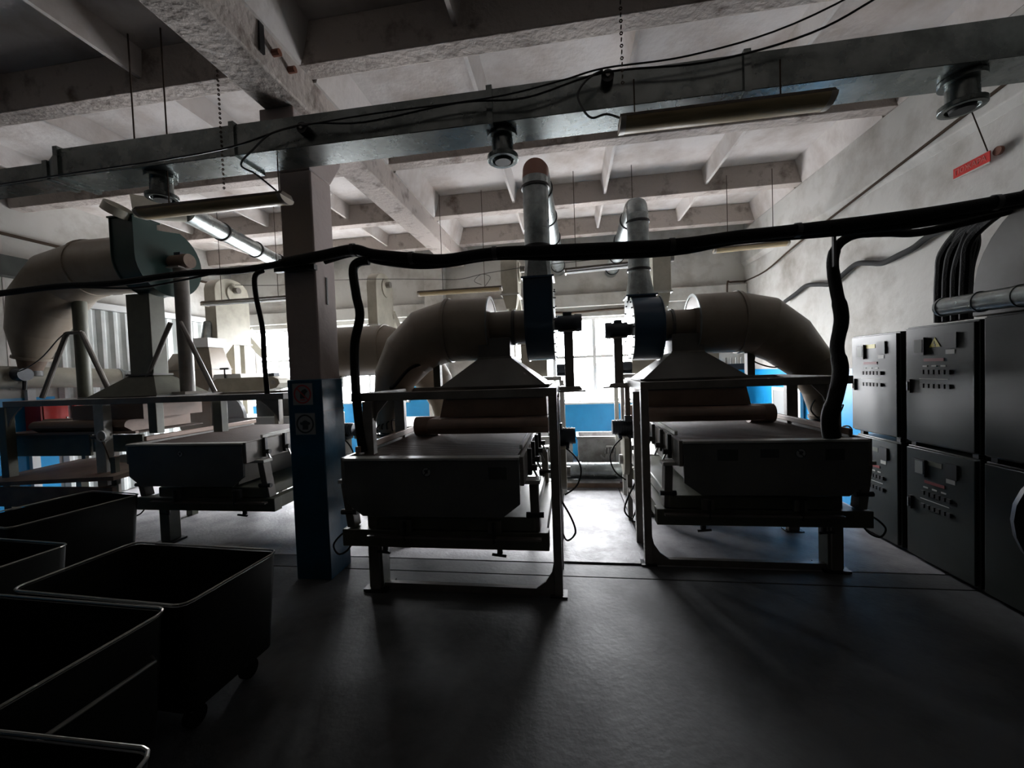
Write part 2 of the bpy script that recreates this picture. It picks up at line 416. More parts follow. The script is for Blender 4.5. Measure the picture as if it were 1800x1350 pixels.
# ------------------------------------------------------------------ drying / sieving machines
def make_sieve(X0, Y0, s, label, decor, roof=True):
    def T(x, y, z): return (X0 + s * x, Y0 + y, z)
    o = thing('sieve_table', T(.8, .5, 0), label, 'sieve')
    # front panel with chamfered lower corners
    MB(T).prism([(.22, 1.03), (1.43, 1.03), (1.43, .74), (1.31, .65), (.34, .65), (.22, .74)], 'y', -.25, -.225).build('front_panel', 'tray', o, bevel=.004)
    MB(T).box(.215, 1.435, -.262, -.18, 1.032, 1.05).build('front_rail', 'frame_pale', o, bevel=.004)
    MB(T).box(.19, .218, -.24, 1.3, .86, 1.05).build('side_rail', 'frame', o, bevel=.004)
    MB(T).box(1.432, 1.46, -.24, 1.3, .86, 1.05).build('side_rail', 'frame', o, bevel=.004)
    MB(T).box(1.40, 1.43, -.10, 1.3, 1.052, 1.10).build('side_lip', 'brown', o, bevel=.006)
    MB(T).box(.22, .245, .0, 1.3, 1.052, 1.085).build('side_lip', 'frame_pale', o, bevel=.006)
    # deck of narrow cross slats
    b = MB(T).box(.22, 1.43, -.22, 1.3, 1.0, 1.018)
    b.build('deck_bed', 'belt', o)
    n = 46
    b = MB(T)
    for k in range(n):
        y = -.175 + k * 1.46 / n
        b.box(.245, 1.40, y, y + .02, 1.0185, 1.03)
    q = b.build('deck_slats', 'belt', o, smooth=False); q['kind'] = 'stuff'
    # pan under the deck, tapering
    MB(T).hexa([(.34, -.18, .65), (1.31, -.18, .65), (1.31, 1.25, .65), (.34, 1.25, .65), (.24, -.22, .985), (1.42, -.22, .985), (1.42, 1.3, .985), (.24, 1.3, .985)]).build('deck_pan', 'hood', o)
    # second deck
    MB(T).box(.14, 1.30, -.10, 1.35, .50, .60).build('lower_deck', 'olive', o, bevel=.012)
    MB(T).box(.10, 1.34, -.16, -.12, .46, .475).build('lower_lip', 'frame', o)
    for x in (.42, 1.06):
        c = MB(T).box(x - .045, x + .045, -.135, -.102, .50, .585).build('clamp_plate', 'frame', o, bevel=.004)
        MB(T).cyl((x, -.15, .44), (x, -.15, .58), .012, n=10).build('clamp_bolt', 'blackmetal', c)
    # base chassis
    MB(T).box(.05, 1.56, -.10, 0.0, .37, .495).build('base_beam', 'olive', o, bevel=.006)
    MB(T).box(.05, 1.56, 1.2, 1.3, .37, .495).build('base_beam', 'olive', o, bevel=.006)
    MB(T).box(.07, .15, 0.0, 1.2, .38, .49).build('base_rail', 'olive', o)
    MB(T).box(1.40, 1.48, 0.0, 1.2, .38, .49).build('base_rail', 'olive', o)
    for x, y in ((1.36, .02), (1.36, 1.14), (.26, 1.14)):
        if 1:
            lg = MB(T).box(x - .055, x + .055, y - .03, y + .09, .02, .37).build('leg', 'olive', o, bevel=.004)
            MB(T).box(x - .09, x + .09, y - .06, y + .12, 0.001, .02).build('foot_plate', 'blackmetal', lg)
    # leaf spring brackets on both sides
    for x, d in ((.14, 1), (1.50, -1)):
        for y in (-.08, 1.1):
            k = MB(T).hexa([(x - .03, y, .50), (x + .03, y, .50), (x + .03, y + .09, .50), (x - .03, y + .09, .50),
                            (x - .03, y - .06, .84), (x + .03, y - .06, .84), (x + .03, y + .03, .84), (x - .03, y + .03, .84)]).build('spring_bracket', 'frame', o, bevel=.004)
            MB(T).box(x - .045, x + .045 + (.08 if d > 0 else 0), y - .07, y + .04, .845, .87).build('bracket_cap', 'frame_pale', k)
            MB(T).cyl((x - .06, y - .01, .62), (x + .06, y - .01, .62), .02, n=10).build('pivot_bolt', 'blackmetal', k)
    # latches on the aisle side
    for y in (-.05, .22, .55, .9):
        k = MB(T).box(.155, .185, y, y + .035, .88, 1.065).build('latch', 'blackmetal', o, bevel=.003)
        MB(T).cyl((.12, y + .018, .93), (.185, y + .018, .93), .022, n=10).build('latch_knob', 'blackmetal', k)
        MB(T).bar((.15, y + .018, .93), (.11, y + .018, .84), .014).build('latch_lever', 'steel', k)
    # drive at the aisle side: motor, pulley, belt guard
    mt_ = MB(T).cyl((-.16, 1.0, .98), (.08, 1.0, .98), .075, n=20).build('drive_motor', 'motor', o)
    for k in range(7):
        MB(T).ring((-.13 + k * .027, 1.0, .98), (1, 0, 0), .073, .006, .01, 20).build('cooling_fin', 'motor', mt_)
    MB(T).box(-.1, .05, .93, 1.07, .87, .905).build('motor_foot', 'motor', mt_)
    MB(T).box(-.04, .03, .9, .97, 1.05, 1.11).build('terminal_box', 'motor', mt_)
    MB(T).prism([(.92 + .16 * math.cos(a), .66 + .16 * math.sin(a)) for a in [PI + k * PI / 9 for k in range(10)]] + [(1.08, .9), (.76, .9)], 'x', -.07, -.02).build('belt_guard', 'cream', o, bevel=.004)
    MB(T).cyl((-.105, .92, .66), (-.072, .92, .66), .05, n=16).build('pulley', 'steel', o)
    MB(T).tube([(.05, .93, .95), (-.12, .9, .84), (-.2, .88, .7), (-.16, .86, .55), (-.05, .9, .45)], .008, 6, 5).build('motor_cable', 'black', o)
    MB(T).tube([(-.02, .45, .55), (-.1, .4, .42), (-.13, .4, .3), (-.06, .44, .22), (-.01, .5, .3)], .008, 6, 5).build('loop_cable', 'black', o)
    # stickers on the panel
    yf = -.2515
    for kx, r, kind in decor:
        if kind == 'ring':
            st_ = MB(T).cyl((kx, yf, .955), (kx, yf - .002, .955), r, n=28).build('round_sticker', 'signgrey', o)
            MB(T).ring((kx, yf - .003, .955), (0, 1, 0), r * .86, .002, r * .14, 28).build('sticker_ring', 'signdark', st_)
            MB(T).prism([(kx - .6 * r, .955 + .62 * r), (kx - .45 * r, .955 + .75 * r), (kx + .62 * r, .955 - .6 * r), (kx + .48 * r, .955 - .72 * r)], 'y', yf - .004, yf - .002).build('sticker_bar', 'signdark', st_)
            MB(T).prism([(kx - .3 * r, .955 - .2 * r), (kx - .25 * r, .955 + .25 * r), (kx, .955 + .5 * r), (kx + .5 * r, .955 + .35 * r), (kx + .35 * r, .955), (kx + .1 * r, .955 - .35 * r)], 'y', yf - .004, yf - .002).build('sticker_hand', 'signdark', st_)
        elif kind == 'plate':
            MB(T).box(kx - r, kx + r, yf - .003, yf, .925, .985).build('name_plate', 'signdark', o)
        elif kind == 'worn':
            MB(T).box(kx - r, kx + r, yf - .001, yf, .905, .985).build('worn_label', 'cab', o)
    # valve handles under the base
    for x in (.4, 1.25):
        k = MB(T).cyl((x, -.06, .33), (x, -.06, .37), .02, n=10).build('drain_valve', 'blackmetal', o)
        MB(T).bar((x - .05, -.09, .325), (x + .05, -.09, .335), .014).build('valve_lever', 'blackmetal', k)
    MB(T).tube([(1.5, -.05, .40), (1.54, -.08, .33), (1.60, -.1, .31), (1.66, -.06, .36), (1.62, 0, .42), (1.55, .0, .44)], .007, 6, 5).build('supply_cable', 'black', o)
    return o

def make_gantry(X0, Y0, s, label, wide=1.36, m='frame'):
    def T(x, y, z): return (X0 + s * x, Y0 + y, z)
    o = thing('machine_gantry', T(.7, .5, 0), label, 'frame')
    for x, y, w in ((0, .03, .06), (0, .98, .05), (wide, .0, .075), (wide + .1, .78, .095)):
        p = MB(T).box(x - w / 2, x + w / 2, y - .03, y + .03, .0, 1.42).build('post', m, o, bevel=.004)
        MB(T).box(x - w / 2 - .03, x + w / 2 + .03, y - .05, y + .05, 0.001, .012).build('foot_plate', 'blackmetal', p)
    MB(T).box(-.03, .03, .40, .45, 0.0, 1.38).build('post', m, o)
    MB(T).box(-.03, wide + .14, .0, .06, 1.42, 1.48).build('front_beam', m, o, bevel=.004)
    MB(T).box(-.03, wide + .14, .95, 1.01, 1.42, 1.48).build('rear_beam', m, o, bevel=.004)
    MB(T).box(-.03, .03, .06, .95, 1.42, 1.48).build('side_beam', m, o)
    MB(T).box(wide + .05, wide + .11, .06, .95, 1.42, 1.48).build('side_beam', m, o)
    MB(T).box(.03, wide - .035, .01, .05, 0.0, .05).build('ground_rail', m, o)
    MB(T).prism([(.03, .05), (.03, .24), (.045, .17), (.09, .10), (.16, .05)], 'y', .012, .028).build('gusset', m, o)
    MB(T).prism([(wide - .035, 1.42), (wide - .035, 1.26), (wide - .06, 1.33), (wide - .14, 1.42)], 'y', .012, .028).build('gusset', m, o)
    MB(T).box(-.26, .1, .72, 1.06, 1.405, 1.419).build('motor_platform', m, o)
    MB(T).box(-.02, .02, .42, .95, .32, .36).build('side_brace', m, o)
    return o

def make_hood(X0, Y0, s, label, zneck=1.9):
    def T(x, y, z): return (X0 + s * x, Y0 + y, z)
    o = thing('extraction_hood', T(.5, .8, 1.48), label, 'hood')
    def rect(x0, x1, y0, y1, z): return [(x0, y0, z), (x1, y0, z), (x1, y1, z), (x0, y1, z)]
    MB(T).loft([rect(.06, .96, .42, 1.14, 1.485), rect(.38, .66, .66, .94, 1.73)]).build('funnel', 'hood', o, bevel=.003)
    MB(T).box(.04, .98, .40, 1.16, 1.481, 1.492).build('funnel_flange', 'hood', o)
    MB(T).box(.38, .66, .66, .94, 1.731, zneck).build('neck', 'hood', o, bevel=.003)
    MB(T).box(.37, .67, .65, .95, 1.722, 1.738).build('neck_flange', 'frame', o)
    # skirt and bull-nosed lower cover between the posts
    MB(T).hexa([(.06, .34, 1.25), (.93, .34, 1.25), (.93, 1.1, 1.25), (.06, 1.1, 1.25), (.06, .30, 1.405), (.88, .30, 1.405), (.88, 1.1, 1.405), (.06, 1.1, 1.405)]).build('skirt', 'brown', o)
    MB(T).box(.08, .86, .29, .298, 1.395, 1.404).build('skirt_strip', 'blackmetal', o)
    prof = [(.98, 1.12), (.30, 1.12), (.26, 1.13)] + [(.28 + .06 * math.cos(a), 1.185 + .06 * math.sin(a)) for a in [PI * 1.05 - k * PI / 10 for k in range(7)]] + [(.98, 1.245)]
    MB(T).prism(prof, 'x', .05, 1.0).build('front_cover', 'brown', o, bevel=.003)
    MB(T).box(.02, .055, .30, .42, 1.09, 1.115).build('cover_hook', 'steel', o)
    MB(T).cyl((1.10, .82, 1.12), (1.32, .82, 1.12), .09, n=18).build('end_roller', 'brown', o)
    return o

def volute(b, x0, x1, yc, zc, r, yo0, yo1, ztop, n=26):
    poly = []
    # circular body with a rectangular outlet rising on one side
    if yo0 < yc:   # outlet on the camera side
        poly = [(yo0, ztop), (yo0, zc)] + [(yc + r * math.cos(a), zc + r * math.sin(a)) for a in [PI + k * (1.45 * PI) / n for k in range(1, n)]] + [(yo1, zc + r * .82), (yo1, ztop)]
    else:
        poly = [(yo1, ztop), (yo1, zc)] + [(yc + r * math.cos(a), zc + r * math.sin(a)) for a in [-k * (1.45 * PI) / n for k in range(1, n)]] + [(yo0, zc + r * .82), (yo0, ztop)]
    b.prism(poly, 'x', x0, x1)
    return poly

def make_fan(X0, Y0, s, label, mtl, yc, zc, r, side, ztop, xa, xb, zbase=1.42, plate='galv'):
    # xa..xb: casing extent along x (xa = motor side)
    def T(x, y, z): return (X0 + s * x, Y0 + y, z)
    o = thing('centrifugal_fan', T((xa + xb) / 2, yc, zbase), label, 'fan')
    yo = (yc - r, yc - r + .24) if side < 0 else (yc + r - .24, yc + r)
    b = MB(T); poly = volute(b, xa, xb, yc, zc, r, yo[0], yo[1], ztop); b.build('casing', mtl, o, bevel=.003)
    for x in (xa, xb):
        b = MB(T)
        cy_, cz_ = yc, zc
        cpol = [(cy_ + (p[0] - cy_) * 1.035, cz_ + (p[1] - cz_) * (1.035 if p[1] < ztop - .01 else 1)) for p in poly]
        b.prism(cpol, 'x', x - .005, x + .005); b.build('side_plate', plate if x == xa else mtl, o)
    MB(T).box(min(xa, xb) - .02, max(xa, xb) + .02, yo[0] - .02, yo[1] + .02, ztop - .008, ztop + .008).build('outlet_flange', mtl, o)
    # bolts round the plate on the motor side
    dx = -1 if xa < xb else 1
    for k in range(0 if plate == 'green' else 18):
        a = 2 * PI * k / 18
        y = yc + (r - .02) * math.cos(a); z = zc + (r - .02) * math.sin(a)
        MB(T).cyl((xa + dx * .005, y, z), (xa + dx * .018, y, z), .008, n=6).build('bolt', 'blackmetal', o)
    # motor on its pedestal
    mm = 'wood' if plate == 'green' else 'motor'
    mo = MB(T).cyl((xa + dx * .03, yc, zc), (xa + dx * .24, yc, zc), .075, n=20).build('motor', mm, o)
    MB(T).cyl((xa + dx * .185, yc, zc), (xa + dx * .25, yc, zc), .083, .078, n=20).build('motor_cowl', mm, mo)
    MB(T).cyl((xa, yc, zc), (xa + dx * .04, yc, zc), .06, n=16).build('motor_flange', 'motor', mo)
    MB(T).box(min(xa + dx * .08, xa + dx * .16), max(xa + dx * .08, xa + dx * .16), yc - .03, yc + .03, zc + .07, zc + .1).build('terminal_box', 'motor', mo)
    xp = xa + dx * .125
    if plate == 'green':
        pe = MB(T).cyl((xp, yc, zbase + .02), (xp, yc, zc - .086), .07, n=20).build('pedestal', 'frame', o)
    else:
        pe = MB(T).box(xp - .042, xp + .042, yc - .05, yc + .05, zbase + .02, zc - .086).build('pedestal', 'frame', o, bevel=.006)
    MB(T).hexa([(xp - .11, yc - .14, zbase), (xp + .11, yc - .14, zbase), (xp + .11, yc + .14, zbase), (xp - .11, yc + .14, zbase),
                (xp - .09, yc - .12, zbase + .03), (xp + .09, yc - .12, zbase + .03), (xp + .09, yc + .12, zbase + .03), (xp - .09, yc + .12, zbase + .03)]).build('pedestal_foot', 'frame', pe)
    MB(T).box(xp - .08, xp + .08, yc - .1, yc + .1, zc - .085, zc - .07).build('motor_plate', 'frame', pe)
    return o

def make_elbow(X0, Y0, s, label, yc, zc, R, x_in, x_seam, path, radii, poles=(), zb=1.48, tcyl=None, mtl='duct', end=None):
    def T(x, y, z): return (X0 + s * x, Y0 + y, z)
    o = thing('air_duct', T(x_seam, yc, zb), label, 'duct')
    MB(T).cyl((x_in, yc, zc), (x_seam, yc, zc), R, n=32).build('straight_drum', mtl, o)
    MB(T).ring((x_seam, yc, zc), (1, 0, 0), R, .03, .012, 32).build('drum_flange', mtl, o)
    if end:
        MB(T).ring((x_in, yc, zc), (1, 0, 0), R - .02, .012, .026, 32).build('end_ring', 'galv', o)
    P = [Vector((x_seam, yc, zc))] + [Vector((a, yc, b)) for a, b in path]
    RR = [R] + list(radii)
    for k in range(len(P) - 1):
        # gores: each a straight cone with mitred ends
        def ringat(i):
            d = (P[min(i + 1, len(P) - 1)] - P[max(i - 1, 0)]).normalized()
            if i == 0: d = Vector((1, 0, 0))
            u = Vector((0, 1, 0)); v = d.cross(u).normalized()
            return [P[i] + (u * math.cos(2 * PI * q / 28) + v * math.sin(2 * PI * q / 28)) * RR[i] for q in range(28)]
        MB(T).loft([ringat(k), ringat(k + 1)], caps=(k == len(P) - 2)).build('elbow_gore', mtl, o)
    e = P[-1]
    MB(T).ring(tuple(e), tuple((P[-1] - P[-2]).normalized()), RR[-1], .03, .02, 24).build('end_collar', mtl, o)
    if tcyl:
        xa, xb, r = tcyl
        MB(T).cyl((xa, yc, zc), (xb, yc, zc), r, n=28).build('inlet_pipe', mtl, o)
        MB(T).ring(((xa * .7 + xb * .3), yc, zc), (1, 0, 0), r, .025, .014, 28).build('inlet_collar', 'hood', o)
    for x in poles:
        MB(T).box(x - .033, x + .033, yc - .033, yc + .033, zb + .002, zc - R + .01).build('support_pole', 'olive', o)
        MB(T).box(x - .07, x + .07, yc - .06, yc + .06, zc - R - .012, zc - R + .004).build('saddle', 'olive', o)
    return o

# machine in the middle (seen left of the aisle) and its mirror on the right
decM = [(.84, .033, 'ring'), (.36, .06, 'worn')]
make_sieve(-.12, 2.79, -1, 'grey sieve table with one round sticker, left of the bright aisle', decM)
make_gantry(-.12, 2.79, -1, 'grey post and beam frame straddling the table left of the aisle')
make_hood(-.12, 2.79, -1, 'dark funnel hood over the table left of the aisle')
make_fan(-.12, 2.79, -1, 'navy fan casing beside the aisle with its outlet on the near side', 'navy', .97, 2.03, .33, -1, 2.40, .0, .24)
PATH = [(1.20, 1.95), (1.40, 1.80), (1.55, 1.58), (1.63, 1.32), (1.65, 1.08)]
RAD = [.285, .25, .20, .14, .10]
make_elbow(-.12, 2.79, -1, 'fat beige air duct curving down on the left of the middle hood', .90, 2.01, .29, .58, .98, PATH, RAD, poles=(1.12,), tcyl=(.24, .66, .15), end=1)
decR = [(.52, .07, 'worn'), (.80, .06, 'plate'), (1.00, .035, 'ring'), (1.22, .06, 'worn')]
make_sieve(.59, 3.30, 1, 'grey sieve table with worn labels and sticker, right of the bright aisle', decR)
make_gantry(.59, 3.30, 1, 'grey post and beam frame straddling the table right of the aisle')
make_hood(.59, 3.30, 1, 'dark funnel hood over the table right of the aisle')
make_fan(.59, 3.30, 1, 'navy fan casing beside the aisle with its outlet on the far side', 'navy', .86, 1.98, .31, 1, 2.33, .03, .30)
make_elbow(.59, 3.30, 1, 'fat beige air duct curving down beside the right wall cables', .86, 2.0, .29, .62, 1.03, [(1.25, 1.95), (1.47, 1.80), (1.66, 1.58), (1.75, 1.32), (1.78, 1.08)], RAD, poles=(1.14,), tcyl=(.30, .70, .15), end=1)

def control_cluster(X, Y, z, label):
    o = thing('feed_valve', (X, Y, z), label, 'valve')
    MB().cyl((X, Y, z), (X, Y, z + .22), .09, .075, n=16).build('valve_body', 'motor', o)
    MB().cyl((X - .12, Y - .02, z + .12), (X + .12, Y - .02, z + .12), .035, n=14).build('cross_pipe', 'blackmetal', o)
    MB().ring((X, Y, z + .20), (0, 0, 1), .07, .02, .04, 18).build('flange', 'blackmetal', o)
    h = MB().cyl((X + .1, Y - .05, z + .12), (X + .1, Y - .16, z + .12), .012, n=8).build('spindle', 'steel', o)
    MB().ring((X + .1, Y - .16, z + .12), (0, 1, 0), .035, .014, .012, 16).build('hand_wheel', 'steel', h)
    for k in range(4):
        MB().tube([(X + .05 * k - .07, Y - .06, z + .2), (X - .05 + .05 * k, Y - .12, z + .28 + .02 * k), (X + .04 * k, Y - .05, z + .33)], .006, 5, 4).build('hose', 'black', o)
    return o
control_cluster(-1.77, 3.69, .84, 'black feed valve with hoses under the duct beside the blue column')
control_cluster(2.37, 4.16, .84, 'black feed valve under the duct beside the cabinets')

# galvanized exhaust stacks of both fans, going up and then back to the wall
def exhaust(X, yfan, zf, r, yup, zt, X2, Y2, label, cap, square):
    o = thing('exhaust_pipe', (X, yup, zf), label, 'pipe')
    def circ(c, rr, n=24): return [(c[0] + rr * math.cos(2 * PI * (k + .5) / n), c[1] + rr * math.sin(2 * PI * (k + .5) / n), c[2]) for k in range(n)]
    def sq(c, hx, hy, n=24):
        out = []
        for k in range(n):
            a = 2 * PI * (k + .5) / n; cx, sy = math.cos(a), math.sin(a); q = 1 / max(abs(cx), abs(sy))
            out.append((c[0] + cx * q * hx, c[1] + sy * q * hy, c[2]))
        return out
    MB().loft([sq((X, yfan, zf), square[0], square[1]), circ((X, yup, zf + .24), r)]).build('transition', 'galv', o)
    z1 = zt - .16
    MB().cyl((X, yup, zf + .241), (X, yup, z1), r, n=28).build('riser', 'galv', o)
    # two piece elbow
    d = Vector((X2 - X, Y2 - yup, 0)).normalized()
    P = [Vector((X, yup, z1)), Vector((X, yup, z1 + .02)) + d * .0, Vector((X, yup, zt - .05)) + d * .05, Vector((X, yup, zt)) + d * .17]
    D = [Vector((0, 0, 1)), Vector((0, 0, 1)), (Vector((0, 0, 1)) + d).normalized(), d]
    rings = []
    for p, q in zip(P, D):
        u = Vector((0, 0, 1)).cross(d).normalized(); v = q.cross(u).normalized()
        rings.append([p + (u * math.cos(2 * PI * k / 28) + v * math.sin(2 * PI * k / 28)) * r for k in range(28)])
    for k in range(3):
        MB().loft([rings[k], rings[k + 1]], caps=False).build('elbow_gore', cap if k else 'galv', o)
    e = P[-1]; f_ = Vector((X2, Y2, zt))
    MB().cyl(tuple(e), tuple(f_), r, n=28).build('horizontal_run', 'galv', o)
    L = (f_ - e).length
    k = .35
    while k < L:
        c = e + (f_ - e).normalized() * k
        MB().ring(tuple(c), tuple(f_ - e), r, .025, .012, 28).build('pipe_band', 'blackmetal', o)
        k += .75
    for z in (zf + .27, z1 - .06):
        MB().ring((X, yup, z), (0, 0, 1), r, .022, .012, 28).build('pipe_band', 'blackmetal', o)
    MB().ring((X, yup, (zf + z1) / 2), (0, 0, 1), r, .006, .003, 28).build('seam', 'galv', o)
    return o
exhaust(-.24, 3.55, 2.41, .112, 3.56, 3.42, -.12, YB - .02, 'tall galvanized exhaust pipe with brown elbow rising from the navy fan left of the aisle', 'copper', (.115, .12))
exhaust(.755, 4.35, 2.34, .108, 4.36, 3.32, .80, YB - .02, 'galvanized exhaust pipe rising from the navy fan right of the aisle', 'galv', (.13, .12))

# ------------------------------------------------------------------ left machine group
make_sieve(-2.72, 3.46, -1, 'dim grey sieve table left of the blue column', [(.86, .03, 'ring')])
o = thing('machine_gantry', (-4.3, 3.5, 0), 'wide olive frame with four posts behind the metal tubs', 'frame')
MB().box(-6.0, -2.70, 3.46, 3.53, 1.42, 1.48).build('front_beam', 'frame', o, bevel=.004)
MB().box(-6.0, -2.70, 4.42, 4.48, 1.42, 1.48).build('rear_beam', 'frame', o, bevel=.004)
for x, y, w, z0 in ((-4.80, 3.5, .12, 0), (-4.30, 3.62, .10, 1.10), (-3.54, 3.62, .10, 1.10), (-6.03, 3.5, .10, 0)):
    p = MB().box(x - w / 2, x + w / 2, y - .04, y + .04, z0, 1.42).build('post', 'frame_pale' if x == -4.80 else 'olive', o, bevel=.004)
for x in (-5.97, -2.76):
    d = 1 if x < -4 else -1
    MB().prism([(x, 1.42), (x, 1.2), (x + d * .04, 1.28), (x + d * .12, 1.36), (x + d * .2, 1.42)], 'y', 3.47, 3.485).build('gusset', 'frame', o)
for x in (-6.0, -4.3, -2.75):
    MB().box(x - .03, x + .03, 3.53, 4.42, 1.42, 1.48).build('side_beam', 'frame', o)
MB().box(-2.79, -2.71, 4.42, 4.48, 0, 1.42).build('post', 'frame', o)
MB().box(-6.0, -5.92, 4.42, 4.48, 0, 1.42).build('post', 'frame', o)
g_ = thing('pressure_gauge', (-4.79, 3.45, 1.05), 'round pale gauge fixed to the olive post above the tubs', 'gauge')
MB().cyl((-4.72, 3.455, 1.10), (-4.72, 3.42, 1.10), .055, n=20).build('dial', 'paper', g_)
MB().ring((-4.72, 3.418, 1.10), (0, 1, 0), .045, .01, .012, 20).build('bezel', 'white', g_)
MB().cyl((-4.86, 3.44, 1.09), (-4.775, 3.44, 1.09), .022, n=12).build('connector', 'blackmetal', g_)
MB().tube([(-4.73, 3.42, 1.07), (-4.69, 3.42, 1.0), (-4.67, 3.43, .9), (-4.65, 3.44, .8)], .006, 5, 4).build('gauge_wire', 'rust', g_)

# tall extraction set: fan, drum, elbow, column duct
FX = -4.40
o = make_fan(-4.40, 0, -1, 'dark green fan casing high up at the left', 'green', 3.97, 2.97, .37, -1, 3.36, .0, .28, zbase=1.485, plate='green')
for sgn in (-1, 1):
    MB().cyl((-4.275 + sgn * .06, 3.87, 2.28), (-4.275 + sgn * .47, 3.84, 1.5), .024, n=10).build('diagonal_brace', 'frame', o)
o = make_elbow(-4.40, 0, -1, 'huge beige air duct bending down beside the left wall', 3.97, 2.98, .31, .28, 1.02, [(1.42, 2.88), (1.72, 2.62), (1.92, 2.28), (1.99, 1.98)], [.33, .32, .24, .15], poles=(), tcyl=None)
po = thing('support_post', (-5.66, 3.97, 1.48), 'round steel post with two diagonal braces under the huge left duct', 'post')
MB().cyl((-5.66, 3.97, 1.485), (-5.66, 3.97, 2.66), .065, n=20).build('tube', 'olive', po)
for sgn in (-1, 1):
    MB().cyl((-5.66 + sgn * .1, 3.9, 2.24), (-5.66 + sgn * .48, 3.88, 1.5), .026, n=10).build('diagonal_brace', 'frame', po)
    MB().cyl((-5.66, 3.9, 2.24), (-5.66 + sgn * .1, 3.9, 2.24), .02, n=8).build('brace_lug', 'frame', po)
hd = thing('extraction_hood', (-4.9, 3.97, 1.49), 'tall rectangular duct on a flared hood under the green fan', 'hood')
MB().box(-4.87, -4.57, 3.85, 4.02, 1.72, 2.62).build('neck', 'olive', hd, bevel=.004)
MB().loft([[(-5.22, 3.66, 1.485), (-4.32, 3.66, 1.485), (-4.32, 4.3, 1.485), (-5.22, 4.3, 1.485)], [(-4.87, 3.85, 1.72), (-4.57, 3.85, 1.72), (-4.57, 4.02, 1.72), (-4.87, 4.02, 1.72)]]).build('funnel', 'olive', hd)
MB().box(-5.27, -4.28, 3.62, 4.34, 1.481, 1.492).build('funnel_flange', 'hood', hd)
MB().box(-4.9, -4.54, 3.82, 4.05, 1.71, 1.73).build('neck_flange', 'hood', hd)
MB().box(-5.35, -4.45, 3.62, 4.3, 1.25, 1.405).build('skirt', 'brown', hd)
prof = [(4.3, 1.12), (3.64, 1.12)] + [(3.62 + .06 * math.cos(a), 1.185 + .06 * math.sin(a)) for a in [PI * 1.05 - k * PI / 10 for k in range(7)]] + [(4.3, 1.245)]
MB().prism(prof, 'x', -5.85, -4.62).build('front_cover', 'brown', hd)
vm = thing('damper_drive', (-6.42, 3.97, 1.75), 'dark damper motor at the mouth of the huge left duct', 'motor')
MB().cyl((-6.39, 3.97, 1.97), (-6.42, 3.97, 1.84), .13, .10, n=18).build('outlet_cone', 'wood', vm)
MB().cyl((-6.56, 3.86, 1.78), (-6.32, 3.86, 1.78), .075, n=16).build('motor', 'motor', vm)
MB().cyl((-6.42, 3.97, 1.76), (-6.42, 3.97, 1.83), .10, n=16).build('gear_housing', 'blackmetal', vm)
MB().cyl((-6.42, 3.9, 1.6), (-6.40, 3.9, 1.75), .02, n=8).build('drive_lever', 'blackmetal', vm)

tag(MB().tube([(-4.55, 3.55, 3.37), (-4.5, 3.55, 3.44)], .12, 20).build('duct_collar', 'cream'), 'pale collar on top of the dark green fan casing', 'duct collar')
o = thing('exhaust_pipe', (-4.3, 3.6, 3.45), 'galvanized pipe running back under the ceiling from the green fan', 'pipe')
P0 = Vector((-4.43, 3.62, 3.46)); P1 = Vector((-4.15, 3.95, 3.50)); P2 = Vector((-4.86, 7.38, 3.50))
MB().cyl(P0, P0 + (P1 - P0) * .5, .12, .11, n=20).build('elbow_gore', 'cream', o)
MB().cyl(P0 + (P1 - P0) * .5, P1, .11, .105, n=20).build('elbow_gore', 'cream', o)
MB().cyl(P1, P2, .105, n=28).build('horizontal_run', 'galv', o)
for k in (.25, .55, .8):
    c = P1 + (P2 - P1) * k * .7
    MB().ring(tuple(c), tuple(P2 - P1), .105, .025, .014, 28).build('pipe_band', 'blackmetal', o)

# far left sieve table, seen side on under the wide frame
o = thing('sieve_table', (-5.5, 3.8, 0), 'olive conveyor table at the far left under the wide frame', 'sieve')
MB().box(-6.35, -5.15, 3.62, 3.65, .86, 1.10).build('side_panel', 'olive', o, bevel=.004)
MB().box(-5.13, -4.50, 3.63, 3.66, .90, 1.08).build('side_panel', 'olive', o, bevel=.004)
MB().box(-6.35, -4.5, 3.60, 4.35, 1.102, 1.115).build('deck', 'belt', o)
MB().box(-6.4, -4.5, 3.57, 3.6, 1.10, 1.125).build('side_lip', 'brown', o)
MB().cyl((-5.9, 3.75, 1.19), (-4.9, 3.75, 1.19), .07, n=18).build('roller', 'brown', o)
MB().hexa([(-6.3, 3.3, .60), (-4.45, 3.3, .68), (-4.45, 4.3, .70), (-6.3, 4.3, .62), (-6.3, 3.3, .64), (-4.45, 3.3, .72), (-4.45, 4.3, .80), (-6.3, 4.3, .68)]).build('lower_tray', 'wood', o)
MB().box(-6.3, -4.5, 3.32, 3.36, .40, .60).build('tray_apron', 'wood', o)
for x in (-6.2, -4.62):
    for y in (3.4, 4.25):
        MB().box(x - .04, x + .04, y - .04, y + .04, 0, .6).build('leg', 'olive', o)
        MB().box(x - .03, x + .03, y + .03, y + .07, .6, .88).build('leg', 'olive', o)
MB().box(-4.7, -4.58, 3.55, 3.61, .80, .88).build('latch_block', 'frame_pale', o, bevel=.01)

